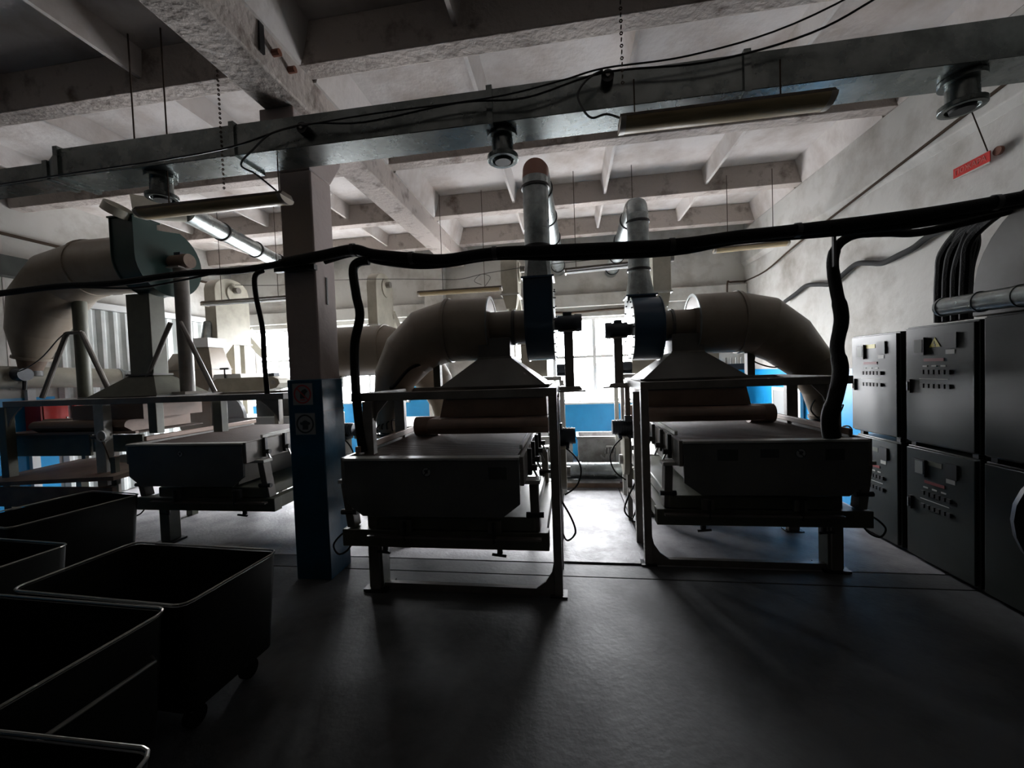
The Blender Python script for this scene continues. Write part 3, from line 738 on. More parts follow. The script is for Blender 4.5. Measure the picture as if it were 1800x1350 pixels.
# red cabinet and pipe work at the left wall
o = thing('fire_cabinet', (-6.7, 4.3, 1.0), 'bright red cabinet at the left wall behind the conveyor table', 'cabinet')
MB().box(-6.74, -6.5, 4.08, 4.36, 1.02, 1.42).build('box', 'red', o, bevel=.004)
MB().box(-6.495, -6.485, 4.1, 4.34, 1.04, 1.40).build('door', 'red', o, bevel=.004)
MB().cyl((-6.485, 4.33, 1.22), (-6.47, 4.33, 1.22), .012, n=8).build('knob', 'steel', o)
o = thing('fire_board', (-6.7, 4.55, 1.0), 'flat red panel with a round white dial beside the red cabinet', 'panel')
MB().box(-6.72, -6.68, 4.55, 4.85, 1.08, 1.42).build('board', 'red', o)
MB().cyl((-6.68, 4.68, 1.32), (-6.66, 4.68, 1.32), .045, n=20).build('dial', 'white', o)
for z in (1.37, 1.33, 1.29, 1.25):
    MB().box(-6.679, -6.672, 4.57, 4.60, z - .012, z + .008).build('marking', 'paper', o)
o = thing('round_duct', (-6.4, 4.4, 1.6), 'thick pale pipe running along the left wall behind the posts', 'pipe')
MB().cyl((-6.62, 3.2, 1.78), (-6.45, 4.95, 1.72), .13, n=24).build('pipe_run', 'cream', o)
MB().cyl((-6.45, 4.95, 1.72), (-5.6, 5.6, 1.58), .12, .09, n=24).build('pipe_run', 'galv', o)
MB().ring((-6.45, 4.95, 1.72), (.3, 1, 0), .125, .03, .015, 24).build('pipe_band', 'galv', o)
o = thing('wall_duct', (-6.6, 4, 3.0), 'flat pale green duct along the left wall near the corner', 'duct')
MB().box(-6.78, -6.62, 3.0, 5.2, 2.98, 3.22).build('duct_section', 'cab', o)
MB().box(-6.79, -6.61, 4.2, 4.23, 2.97, 3.23).build('duct_flange', 'cab', o)

# ------------------------------------------------------------------ second row behind: beige duct behind the middle machine
make_elbow(-3.2, 0, 1, 'pale beige air duct in the second row, between the column and the middle duct', 4.75, 1.93, .31, .0, .95, [(1.20, 1.86), (1.42, 1.72), (1.58, 1.5), (1.66, 1.25), (1.68, 1.0)], [.29, .26, .21, .16, .12], poles=(.3,), mtl='duct')
o = thing('sieve_table', (-2.3, 4.9, 0), 'sieve table in the second row behind the column', 'sieve')
MB().box(-2.6, -1.35, 4.5, 5.6, 0.86, 1.0).build('deck_frame', 'cream', o, bevel=.01)
MB().box(-2.6, -1.35, 4.5, 5.6, 0.45, .60).build('lower_deck', 'frame', o, bevel=.01)
for x in (-2.5, -1.45):
    for y in (4.6, 5.5):
        MB().box(x - .04, x + .04, y - .04, y + .04, 0, .45).build('leg', 'frame', o)
        MB().box(x - .03, x + .03, y - .03, y + .03, .6, .86).build('leg', 'frame', o)
# second row right of the aisle
o = thing('sieve_table', (1.5, 5.4, 0), 'pale sieve table in the second row behind the right machine', 'sieve')
MB().box(.78, 2.05, 4.95, 6.2, .86, 1.0).build('deck_frame', 'cream', o, bevel=.01)
MB().box(.74, 2.1, 4.95, 6.2, .40, .55).build('base_beam', 'frame_pale', o, bevel=.01)
for x in (.84, 1.98):
    for y in (5.05, 6.1):
        MB().box(x - .04, x + .04, y - .04, y + .04, 0, .40).build('leg', 'frame_pale', o)
        MB().box(x - .03, x + .03, y - .03, y + .03, .55, .86).build('leg', 'frame_pale', o)
mo = MB().cyl((.66, 5.02, 1.02), (.78, 5.02, 1.02), .13, n=20).build('drive_motor', 'brown', o)
MB().ring((.70, 5.02, .62), (1, 0, 0), .10, .03, .03, 24).build('flywheel', 'steel', o)
MB().cyl((.66, 5.02, .62), (.78, 5.02, .62), .03, n=12).build('axle', 'blackmetal', o)
MB().tube([(.66, 5.0, .92), (.6, 4.98, .85), (.6, 4.98, .75), (.66, 5.0, .7)], .008, 6, 4).build('motor_cable', 'black', o)
for X, lab in ((.66, 'pale twin post frame in the second row right of the aisle'), (-.10, 'pale twin post frame in the second row left of the aisle')):
    o = thing('machine_gantry', (X, 5.4, 0), lab, 'frame')
    sg = 1 if X > 0 else -1
    for y in (5.17, 5.9):
        MB().box(X - .028, X + .028, y - .025, y + .025, 0, 1.42).build('post', 'frame_pale', o)
    MB().box(X - .028, X + .028, 5.1, 6.0, 1.421, 1.47).build('side_beam', 'frame_pale', o)
    MB().box(min(X, X + sg * 1.3), max(X, X + sg * 1.3), 5.14, 5.2, 1.471, 1.52).build('front_beam', 'frame_pale', o)
    MB().box(X + sg * 1.25 - .03, X + sg * 1.25 + .03, 5.14, 5.2, 0, 1.47).build('post', 'frame_pale', o)
o = thing('control_box', (1.75, 5.6, 1.5), 'pale green box with small valves on the second row frame, behind the right hood', 'box')
MB().box(1.50, 1.86, 5.3, 5.6, 1.50, 1.84).build('housing', 'cream', o, bevel=.01)
MB().box(1.50, 1.86, 5.28, 5.3, 1.55, 1.62).build('strip', 'olive', o)
MB().box(1.95, 2.2, 5.35, 5.5, 1.52, 1.60).build('valve_block', 'motor', o)
for k in range(4):
    MB().cyl((1.98 + k * .06, 5.42, 1.60), (1.98 + k * .06, 5.42, 1.68), .012, n=8).build('valve_stem', 'steel', o)
o = thing('control_box', (-.75, 5.6, 1.5), 'pale beige box in the second row behind the middle hood', 'box')
MB().box(-.62, -.28, 5.25, 5.6, 1.522, 1.95).build('housing', 'cream', o, bevel=.01)
MB().box(-.72, -.20, 5.2, 5.65, 1.951, 1.975).build('lid', 'cream', o)
MB().box(-1.25, -.95, 5.3, 5.6, 1.522, 1.80).build('side_housing', 'cream', o, bevel=.01)
o = thing('control_box', (.75, 5.6, 1.5), 'pale beige box in the second row behind the right fan', 'box')
MB().box(.80, 1.10, 5.25, 5.6, 1.522, 1.95).build('housing', 'cream', o, bevel=.01)
MB().box(.76, 1.14, 5.2, 5.65, 1.951, 1.975).build('lid', 'cream', o)
o = thing('gantry_motor', (.1, 5.3, 1.5), 'small dark motor on the second row frame left of the aisle', 'motor')
MB().cyl((-.16, 5.35, 1.61), (.0, 5.35, 1.61), .07, n=16).build('body', 'motor', o)
MB().box(-.16, .0, 5.28, 5.42, 1.522, 1.545).build('foot', 'motor', o)
o = thing('gantry_motor', (.5, 5.3, 1.5), 'small dark motor on the second row frame right of the aisle', 'motor')
MB().cyl((.64, 5.35, 1.61), (.80, 5.35, 1.61), .07, n=16).build('body', 'motor', o)
MB().box(.64, .80, 5.28, 5.42, 1.522, 1.545).build('foot', 'motor', o)

# tank, crate and pipe closing the aisle
def tank(x0, x1, y0, y1, z0, z1, label):
    o = thing('steel_tub', ((x0 + x1) / 2, (y0 + y1) / 2, z0), label, 'tub')
    tt = .012
    b = MB().box(x0, x1, y0, y1, z0 + .05, z0 + .05 + tt)
    b.box(x0, x1, y0, y0 + tt, z0 + .062, z1).box(x0, x1, y1 - tt, y1, z0 + .062, z1).box(x0, x0 + tt, y0 + tt, y1 - tt, z0 + .062, z1).box(x1 - tt, x1, y0 + tt, y1 - tt, z0 + .062, z1)
    b.build('shell', 'steel', o, smooth=False)
    b = MB(); e = .022
    b.box(x0 - e, x1 + e, y0 - e, y0, z1 - .035, z1 + .004).box(x0 - e, x1 + e, y1, y1 + e, z1 - .035, z1 + .004).box(x0 - e, x0, y0, y1, z1 - .035, z1 + .004).box(x1, x1 + e, y0, y1, z1 - .035, z1 + .004)
    b.build('rim', 'rim', o, smooth=False)
    for x in (x0 + .08, x1 - .08):
        for y in (y0 + .08, y1 - .08):
            MB().cyl((x - .02, y, z0 + .027), (x + .02, y, z0 + .027), .026, n=12).build('castor', 'blackmetal', o)
    return o
tank(.10, .78, 6.0, 6.45, .0, .60, 'open steel tub standing across the far end of the aisle')
tank(-.75, .02, 6.05, 6.55, .0, .60, 'steel tub at the far end of the aisle, left of the other tub')
o = thing('floor_pipe', (.3, 5.55, 0), 'fat galvanized pipe lying across the aisle in front of the tubs', 'pipe')
MB().cyl((-.9, 5.62, .19), (1.6, 5.62, .19), .115, n=28).build('pipe_run', 'galv', o)
for x in (.12, .9, -.5):
    MB().ring((x, 5.62, .19), (1, 0, 0), .115, .02, .01, 28).build('pipe_band', 'galv', o)
MB().box(-.15, .66, 5.40, 5.46, .015, .075).build('kick_board', 'wood', o)
MB().box(-.15, .62, 5.40, 5.48, .0755, .10).build('cap_strip', 'steel', o)
o = thing('work_glove', (.66, 5.95, .0), 'grey work glove hanging from a white pole in front of the steel tub', 'glove')
b = MB(); b.loft([[(.50, 5.93, .36), (.62, 5.93, .36), (.62, 5.955, .36), (.50, 5.955, .36)], [(.47, 5.93, .27), (.64, 5.93, .27), (.64, 5.96, .27), (.47, 5.96, .27)], [(.47, 5.93, .18), (.64, 5.93, .18), (.64, 5.955, .18), (.47, 5.955, .18)]])
b.build('palm', 'steel', o, bevel=.008)
for k in range(4):
    MB().tube([(.49 + k * .04, 5.942, .36), (.485 + k * .045, 5.935, .42), (.48 + k * .05, 5.93, .45 - .01 * abs(k - 1.5))], [.018, .017, .013], 8, 3).build('finger', 'steel', o)
MB().tube([(.48, 5.942, .28), (.44, 5.935, .30), (.42, 5.93, .34)], [.018, .016, .012], 8, 3).build('thumb', 'steel', o)
MB().cyl((.5, 5.9, .47), (.86, 5.9, .47), .013, n=10).build('hanging_pole', 'white', o)

# items along the back and right walls beyond the right machine
tag(MB().box(2.0, 2.25, YB - .2, YB - .02, 1.02, 1.42).build('red_box', 'red', bevel=.01), 'small red box on the back wall seen under the right frame', 'box')
tag(MB().box(2.27, 2.5, YB - .14, YB - .02, .5, 1.46).build('locker', 'maroon', bevel=.01), 'narrow maroon locker against the blue back wall', 'locker')
o = thing('notice_board', (2.85, 6.0, .8), 'grey white-framed board on the blue right wall', 'board')
MB().box(2.96, 2.99, 5.7, 6.35, .78, 1.22).build('panel', 'signgrey', o)
for z in (.77, 1.221):
    MB().box(2.955, 2.995, 5.66, 6.39, z - .025, z + .02).build('frame_bar', 'white', o)
for y in (5.68, 6.37):
    MB().box(2.955, 2.995, y - .02, y + .02, .79, 1.2).build('frame_bar', 'white', o)

# ------------------------------------------------------------------ bucket elevators (cream heads) along the rear
def elevator(X, Y, w, zt, zb, label, legs=True, chute=True, d=.5, spout=False):
    o = thing('bucket_elevator', (X, Y, 0), label, 'elevator')
    b = MB(); top = [(Y, zb), (Y + d, zb), (Y + d, zt - .22)] + [(Y + d / 2 + d / 2 * math.cos(a), zt - .22 + .2 * math.sin(a)) for a in [k * PI / 8 for k in range(1, 8)]] + [(Y, zt - .22)]
    b.prism(top, 'x', X, X + w); b.build('head_box', 'cream', o, bevel=.006)
    MB().cyl((X + w, Y + d * .55, zt - .25), (X + w + .02, Y + d * .55, zt - .25), .15, n=24).build('drive_cover', 'cream', o)
    MB().cyl((X + w + .02, Y + d * .55, zt - .20), (X + w + .09, Y + d * .55, zt - .20), .05, n=14).build('drive_motor', 'frame', o)
    MB().box(X - .015, X + w + .015, Y - .015, Y + d + .015, zb - .012, zb + .012).build('head_flange', 'frame_pale', o)
    if legs:
        for y in (Y + .32, Y + d - .13):
            MB().box(X + .02, X + w - .02, y, y + .12, 0, zb - .013).build('leg_casing', 'cream', o, bevel=.004)
    if not legs:
        MB().box(X + .04, X + .14, Y + d - .13, Y + d - .02, 0, zb - .013).build('leg_casing', 'cream', o, bevel=.004)
    if spout:
        MB().loft([[(X + .01, Y + .02, zb - .013), (X + w - .01, Y + .02, zb - .013), (X + w - .01, Y + .3, zb - .013), (X + .01, Y + .3, zb - .013)],
                   [(X + .06, Y + .04, zb - .2), (X + w - .04, Y + .04, zb - .2), (X + w - .04, Y + .16, zb - .2), (X + .06, Y + .16, zb - .2)]]).build('spout', 'cream', o)
        MB().cyl((X + w / 2 + .01, Y + .1, zb - .2), (X + w / 2 + .08, Y + .1, zb - .42), .06, n=14).build('spout_pipe', 'cream', o)
    if chute:
        MB().bar((X + w / 2, Y + d, zb + .25), (X + w / 2, Y + d + .45, zb - .15), .16, .14).build('discharge_chute', 'cream', o)
    return o
elevator(-5.54, 5.5, .19, 3.28, 2.22, 'cream bucket elevator at the left, nearest the corrugated wall', d=.66, spout=True)
elevator(-3.10, 5.95, .16, 3.30, 2.42, 'cream bucket elevator just right of the blue column', d=.6, spout=True)
elevator(-.93, 5.75, .24, 3.32, 2.72, 'cream bucket elevator head left of the tall exhaust pipe', legs=False, spout=True, d=.4)
elevator(1.18, 5.75, .24, 3.32, 2.62, 'cream bucket elevator head right of the shorter exhaust pipe', legs=False, spout=True, d=.4)

# feeder group at the left: two beige hoppers, belt cover, pale bin
o = thing('feed_hopper', (-5.6, 5.6, 1.2), 'beige tapering hopper with a white box on top, left of the bright window', 'hopper')
def rc(x0, x1, y0, y1, z): return [(x0, y0, z), (x1, y0, z), (x1, y1, z), (x0, y1, z)]
MB().loft([rc(-6.05, -5.28, 5.3, 5.65, 1.62), rc(-6.05, -5.28, 5.3, 5.65, 1.82), rc(-5.62, -5.36, 5.35, 5.6, 2.14)]).build('body', 'duct', o)
MB().box(-6.06, -5.27, 5.29, 5.66, 1.80, 1.815).build('flange', 'frame', o)
MB().box(-5.66, -5.32, 5.3, 5.62, 2.142, 2.28).build('box', 'white', o)
MB().loft([rc(-5.9, -5.4, 5.32, 5.6, .9), rc(-6.05, -5.28, 5.3, 5.65, 1.619)]).build('lower_body', 'duct', o)
MB().tube([(-5.5, 5.46, 2.28), (-5.5, 5.5, 2.5), (-5.52, 5.9, 2.64)], .07, 14).build('flexible_pipe', 'galv', o)
for x in (-5.88, -5.42):
    MB().box(x - .03, x + .03, 5.35, 5.42, 0, .9).build('leg', 'frame', o)
o = thing('feed_hopper', (-6.2, 6.2, 1.2), 'beige hopper with a slanting pipe, farther back by the corrugated wall', 'hopper')
MB().loft([rc(-6.62, -6.1, 5.72, 6.1, 1.5), rc(-6.62, -6.1, 5.72, 6.1, 1.85), rc(-6.45, -6.2, 5.76, 6.0, 2.1)]).build('body', 'duct', o)
MB().loft([rc(-6.5, -6.2, 5.8, 6.0, .9), rc(-6.62, -6.1, 5.72, 6.1, 1.499)]).build('lower_body', 'cream', o)
MB().cyl((-6.33, 5.9, 2.1), (-5.95, 6.05, 2.40), .075, n=16).build('slanting_pipe', 'galv', o)
for x in (-6.45, -6.25):
    MB().box(x - .03, x + .03, 5.86, 5.92, 0, .9).build('leg', 'frame', o)
o = thing('belt_feeder', (-4.6, 5.2, 1.3), 'pale grey belt feeder with a rounded end under the left window', 'feeder')
pr = [(-4.98, 1.46), (-4.98, 1.62), (-4.92, 1.66), (-4.05, 1.66), (-3.96, 1.62), (-3.94, 1.56), (-4.0, 1.50), (-4.2, 1.46)]
MB().prism(pr, 'y', 5.0, 5.3).build('belt_cover', 'cream', o, bevel=.006)
MB().loft([rc(-5.28, -4.6, 5.15, 5.6, 1.35), rc(-5.15, -4.72, 5.2, 5.55, 1.72)]).build('feed_bin', 'white', o)
MB().cyl((-4.03, 4.99, 1.58), (-4.03, 4.975, 1.58), .03, n=14).build('shaft_cap', 'steel', o)
MB().box(-4.22, -4.10, 5.1, 5.2, 1.66, 1.71).build('sensor', 'motor', o)
MB().cyl((-4.95, 5.18, 1.66), (-4.95, 5.18, 1.80), .012, n=8).build('spindle', 'blackmetal', o)
MB().cyl((-5.02, 5.18, 1.80), (-4.88, 5.18, 1.80), .014, n=8).build('tee_handle', 'blackmetal', o)
for x in (-5.1, -4.1):
    MB().box(x - .03, x + .03, 5.1, 5.2, 0, 1.46 if x > -5 else 1.35).build('leg', 'frame', o)
o = thing('steel_bench', (-4.4, 5.6, 0), 'pale steel bench with a rounded machine guard behind the dim sieve table', 'bench')
MB().box(-5.4, -3.6, 5.35, 6.0, .86, 1.06).build('top', 'signgrey', o, bevel=.01)
MB().prism([(-5.1 + .32 * math.cos(a) * .8, 1.06 + .32 * math.sin(a)) for a in [PI - k * PI / 12 for k in range(13)]], 'y', 5.36, 5.42).build('round_guard', 'signgrey', o)
MB().box(-4.75, -4.1, 5.5, 5.9, 1.061, 1.32).build('machine_block', 'blackmetal', o)
for x in (-5.3, -3.7):
    for y in (5.42, 5.92):
        MB().box(x - .03, x + .03, y - .03, y + .03, 0, .86).build('leg', 'signgrey', o)

# ------------------------------------------------------------------ fluorescent lamps
def lamp(a, b, label, w=.13, h=.06, chain=None, tubes=False, mt='lampcover', top=None):
    a = Vector(a); b = Vector(b)
    o = thing('ceiling_lamp', tuple((a + b) / 2), label, 'lamp', 'long fluorescent fixtures')
    d = (b - a).normalized(); side = Vector((-d.y, d.x, 0)).normalized(); up = Vector((0, 0, 1))
    def P(t_, s_, z_): return tuple(a + d * t_ + side * s_ + up * z_)
    L = (b - a).length
    MB().hexa([P(0, -w / 2, 0), P(L, -w / 2, 0), P(L, w / 2, 0), P(0, w / 2, 0), P(0, -w / 2 + .02, h / 2), P(L, -w / 2 + .02, h / 2), P(L, w / 2 - .02, h / 2), P(0, w / 2 - .02, h / 2)]).build('housing', 'lampbody', o, bevel=.003)
    if tubes:
        for q in (-w / 4, w / 4):
            MB().cyl(P(.03, q, -.022), P(L - .03, q, -.022), .013, n=10).build('tube', 'white', o)
        for t_ in (.01, L - .03):
            MB().hexa([P(t_, -w / 2, -.04), P(t_ + .02, -w / 2, -.04), P(t_ + .02, w / 2, -.04), P(t_, w / 2, -.04), P(t_, -w / 2, -.001), P(t_ + .02, -w / 2, -.001), P(t_ + .02, w / 2, -.001), P(t_, w / 2, -.001)]).build('tube_holder', 'lampend', o)
    else:
        rings = []
        for t_ in (.03, L - .03):
            rings.append([P(t_, w / 2 * math.cos(q), -h * .75 * math.sin(q) - .001) for q in [k * PI / 8 for k in range(9)]])
        MB().loft(rings).build('diffuser', mt, o)
        for t_ in (0, L - .03):
            rings = [[P(t_ + e, (w / 2 + .004) * math.cos(q), -(h * .78) * math.sin(q) - .001) for q in [k * PI / 8 for k in range(9)]] for e in (0, .03)]
            MB().loft(rings).build('end_cap', 'lampend', o)
    for q in (chain or []):
        c = Vector(P(L * q, 0, h / 2))
        b_ = MB(); n = max(4, int((ZS - c.z) / .05)); hgt = (top or 3.98) - c.z
        b_.cyl(tuple(c), (c.x, c.y, c.z + hgt), .004, n=5)
        b_.build('suspension_wire', 'rust', o)
    return o
lamp((.315, 2.30, 2.93), (1.36, 2.30, 2.93), 'long yellowed lamp hanging under the duct, nearest of all the lamps', .14, .055, chain=(.08, .78), top=3.16)
lamp((-2.98, 2.50, 2.83), (-1.84, 2.50, 2.83), 'dusty dark lamp hanging just left of the column', .13, .055, chain=(.2, .95), mt='lampcover', top=3.1)
lamp((-1.97, 5.2, 2.70), (-.83, 5.2, 2.70), 'brownish lamp hanging over the middle air duct', .12, .05, chain=(.3, .8))
lamp((-.02, 4.95, 2.80), (.95, 4.95, 2.83), 'double tube lamp hanging between the two exhaust pipes', .12, .05, chain=(.15, .85), tubes=True)
lamp((-5.05, 5.0, 2.72), (-3.60, 5.0, 2.72), 'double tube lamp hanging behind the left green fan', .12, .05, chain=(.2, .8), tubes=True)
lamp((1.88, 5.5, 3.06), (2.72, 5.4, 3.06), 'short lamp end close to the right wall above the cable bundle', .12, .05, chain=(.2, .8))

# ------------------------------------------------------------------ cables
o = thing('cable_bundle', (0, 2.8, 2.3), 'thick black cable bundle spanning the room from left to right at head height', 'cable bundle')
pts = [(-5.4, 2.8, 2.40), (-4.79, 2.8, 2.43), (-4.2, 2.8, 2.45), (-3.64, 2.8, 2.44), (-3.0, 2.8, 2.47), (-2.5, 2.8, 2.46), (-2.11, 2.8, 2.49), (-1.80, 2.8, 2.52), (-1.55, 2.8, 2.545), (-1.40, 2.8, 2.50), (-1.1, 2.8, 2.45), (-.85, 2.8, 2.42), (-.49, 2.8, 2.44), (.05, 2.8, 2.42), (.7, 2.8, 2.40), (1.1, 2.8, 2.42), (1.46, 2.8, 2.43), (2.09, 2.8, 2.46), (2.54, 2.8, 2.50), (2.98, 2.8, 2.55)]
R_ = []
b = MB().tube(pts[:7], .026, 10, 5); b.build('bundle_left', 'black', o)
MB().tube(pts[6:], .040, 12, 5).build('bundle_right', 'black', o)
MB().tube([(p[0], p[1] + .03, p[2] - .035 + .015 * math.sin(i * 1.7)) for i, p in enumerate(pts[7:])], .022, 8, 5).build('second_cable', 'black', o)
MB().tube([(-3.9, 2.78, 2.42), (-3.4, 2.77, 2.38), (-3.0, 2.77, 2.41), (-2.6, 2.78, 2.46)], .008, 6, 6).build('slack_wire', 'black', o)
MB().tube([(-2.2, 2.86, 2.53), (-1.9, 2.84, 2.53), (-1.6, 2.8, 2.56)], .012, 6, 4).build('loose_wire', 'black', o)
for i in range(8, 19, 2):
    p = pts[i]
    MB().ring(p, (1, 0, 0), .038, .03, .008, 12).build('cable_tie', 'blackmetal', o)
MB().box(-2.24, -1.9, 2.845, 2.886, 2.44, 2.48).build('column_bracket', 'blackmetal', o)
for x in (-2.17, -2.05):
    MB().cyl((x, 2.86, 2.48), (x, 2.86, 2.56), .01, n=6).build('bracket_pin', 'blackmetal', o)
def drop(name, pts, r, label):
    return tag(MB().tube(pts, r, 10, 6).build(name, 'black'), label, 'cable')
drop('cable_drop', [(-1.42, 2.78, 2.45), (-1.50, 2.77, 2.44), (-1.535, 2.76, 2.38), (-1.52, 2.76, 2.2), (-1.50, 2.76, 2.05), (-1.55, 2.76, 1.85), (-1.56, 2.76, 1.6), (-1.55, 2.76, 1.3), (-1.52, 2.75, 1.05)], .032, 'black cable drop hanging right of the blue column')
drop('cable_drop', [(-2.28, 2.78, 2.44), (-2.35, 2.78, 2.40), (-2.35, 2.78, 2.25), (-2.31, 2.78, 2.0), (-2.31, 2.78, 1.75), (-2.30, 2.78, 1.5)], .018, 'thin black cable drop hanging left of the blue column')
tag(MB().tube([(2.95, 2.9, 2.53), (2.37, 3.0, 2.42), (2.11, 3.0, 2.425), (1.93, 3.0, 2.43), (1.82, 3.0, 2.375), (1.78, 3.0, 2.26), (1.80, 3.0, 2.07), (1.83, 3.0, 1.88), (1.80, 3.0, 1.69), (1.82, 3.0, 1.53), (1.79, 3.0, 1.36), (1.75, 3.0, 1.21), (1.76, 3.0, 1.07)],
    [.026, .026, .026, .028, .03, .034, .036, .042, .04, .046, .045, .05, .052], 12, 6).build('cable_drop', 'black'), 'thick black cable drop hanging in front of the right duct elbow', 'cable')
tag(MB().box(1.705, 1.72, 2.86, 2.88, 2.20, 2.43).build('steel_hanger', 'blackmetal'), 'thin black hanger strip beside the right cable drop', 'hanger')
o = thing('cable_bunch', (2.75, 2.8, 1.9), 'bunch of black cables falling behind the cabinets from the main bundle', 'cable bundle')
for k in range(12):
    y = 3.27 + .022 * k; dx_ = .03 * (k % 3)
    MB().tube([(2.78 + dx_, y, 1.855), (2.78 + dx_, y, 2.05), (2.78 + dx_, y - .01, 2.22), (2.76 + dx_, y - .05 - .012 * (k % 4), 2.36), (2.76, y - .14 - .01 * k, 2.45 + .012 * (k % 5)), (2.74, 2.92 + .008 * k, 2.52), (2.74, 2.6, 2.60)], .028, 8, 5).build('cable', 'black', o)
tag(MB().tube([(2.97, 6.01, 2.43), (2.97, 5.73, 2.49), (2.97, 5.51, 2.54), (2.97, 5.25, 2.50), (2.97, 5.02, 2.46), (2.97, 4.81, 2.53), (2.97, 4.63, 2.58), (2.97, 4.44, 2.54), (2.97, 4.28, 2.50), (2.97, 4.09, 2.52), (2.97, 3.94, 2.54), (2.96, 3.76, 2.59), (2.93, 3.5, 2.58)], .026, 10, 6).build('wall_conduit', 'conduit'), 'grey corrugated conduit stepping along the right wall', 'conduit')
o = thing('wall_pipe', (2.98, 5, 3.1), 'thin brown pipe sloping along the right wall towards the far corner', 'pipe')
MB().tube([(2.955, 2.9, 3.44), (2.955, 3.5, 3.37), (2.955, 4.75, 3.22), (2.955, 5.72, 3.10), (2.98, 6.56, 2.98), (2.98, 7.25, 2.98)], .012, 8, 4).build('pipe_run', 'rust', o)
MB().tube([(2.98, 7.25, 2.98), (2.95, 7.28, 2.98), (2.75, 7.28, 2.98), (2.70, 7.28, 2.95), (2.70, 7.28, 2.4)], .014, 8, 4).build('pipe_run', 'rust', o)
# big rounded duct at the right edge and the silver pipe in front of it
o = thing('rounded_housing', (2.85, 2.5, 1.86), 'large dark rounded sheet-metal housing at the right edge above the cabinets', 'housing')
arc = [(2.53 + .64 * math.cos(a), 1.98 + .64 * math.sin(a)) for a in [k * PI / 20 for k in range(21)]]
MB().prism([(2.53 + .64, 1.858)] + arc + [(2.53 - .64, 1.858)], 'x', 2.74, 3.0).build('shell', 'hood', o, bevel=.01)
MB().prism([(2.53 + .655, 1.858)] + [(2.53 + .655 * math.cos(a), 1.98 + .655 * math.sin(a)) for a in [k * PI / 20 for k in range(21)]] + [(2.53 - .655, 1.858)], 'x', 2.775, 2.79).build('seam_band', 'olive', o)
MB().cyl((2.735, 2.82, 2.12), (2.741, 2.82, 2.12), .01, n=8).build('rivet', 'paper', o)
o = thing('silver_pipe', (2.6, 2.8, 1.93), 'shiny horizontal pipe lying along the top of the cabinets', 'pipe')
MB().cyl((2.60, 1.0, 1.90), (2.60, 3.22, 1.94), 0.062, n=24).build('pipe_run', 'galv', o)
for y in (3.20, 2.95, 2.72, 2.3):
    MB().ring((2.60, y, 1.90 + .018 * (y - 1)), (0, 1, .018), .062, .012, .005, 24).build('pipe_band', 'galv', o)

def wire(pts, label, r=.005, n=6, cat='wire', mtl='blackmetal'):
    return tag(MB().tube(pts, r, 5, n).build('hanging_wire', mtl), label, cat)
wire([(-4.4, 2.36, 3.06), (-3.4, 2.36, 3.08), (-2.6, 2.37, 3.10), (-2.1, 2.36, 3.12), (-1.62, 2.36, 3.20), (-1.2, 2.37, 3.17), (-.6, 2.37, 3.21), (-.2, 2.36, 3.18), (.25, 2.36, 3.26), (.8, 2.36, 3.24), (1.3, 2.34, 3.30), (1.6, 2.2, 3.36), (2.2, 1.9, 3.5)], 'thin black wire strung along the front of the ceiling duct', .006)
wire([(-1.6, 2.34, 3.18), (-1.1, 2.35, 3.20), (-.4, 2.35, 3.20), (.0, 2.35, 3.24), (.25, 2.34, 3.27), (.7, 2.35, 3.28), (1.2, 2.3, 3.33), (1.7, 2.1, 3.42), (2.3, 1.8, 3.55)], 'second thin wire above the first on the front of the duct', .005)
for x, z, lab in ((-1.62, 3.19, 'small round junction box on the duct just left of the column line'), (.27, 3.25, 'small round junction box on the duct left of the long yellowed lamp')):
    o = thing('junction_box', (x, 2.38, z), lab, 'junction box')
    MB().cyl((x, 2.419, z), (x, 2.37, z), .035, n=16).build('cover', 'blackmetal', o)
    MB().cyl((x, 2.37, z), (x, 2.36, z), .012, n=8).build('screw', 'steel', o)
wire([(.24, 2.34, 3.26), (.16, 2.33, 3.22), (.10, 2.32, 3.14), (.12, 2.31, 3.05), (.17, 2.31, 2.99), (.25, 2.31, 3.0), (.33, 2.3, 2.96)], 'curling lamp lead beside the long yellowed lamp', .006)
wire([(-1.64, 2.34, 3.18), (-1.80, 2.33, 3.15), (-1.93, 2.34, 3.08), (-2.05, 2.36, 3.0), (-1.98, 2.4, 2.95), (-1.9, 2.48, 2.87)], 'curling lamp lead beside the dusty dark lamp', .006)
for x, y, z0, z1, lab in ((.31, 2.1, 3.0, ZS, 'thin steel chain hanging left of the long yellowed lamp'), (-2.2, 2.38, 2.86, 3.9, 'thin chain hanging by the dusty dark lamp')):
    b = MB(); n = int((z1 - z0) / .03)
    for k in range(n):
        z = z0 + k * .03
        b.ring((x, y, z + .015), (1, 0, 0) if k % 2 else (0, 1, 0), .005, .005, .004, 6)
    tag(b.build('hanging_chain', 'rust'), lab, 'chain')
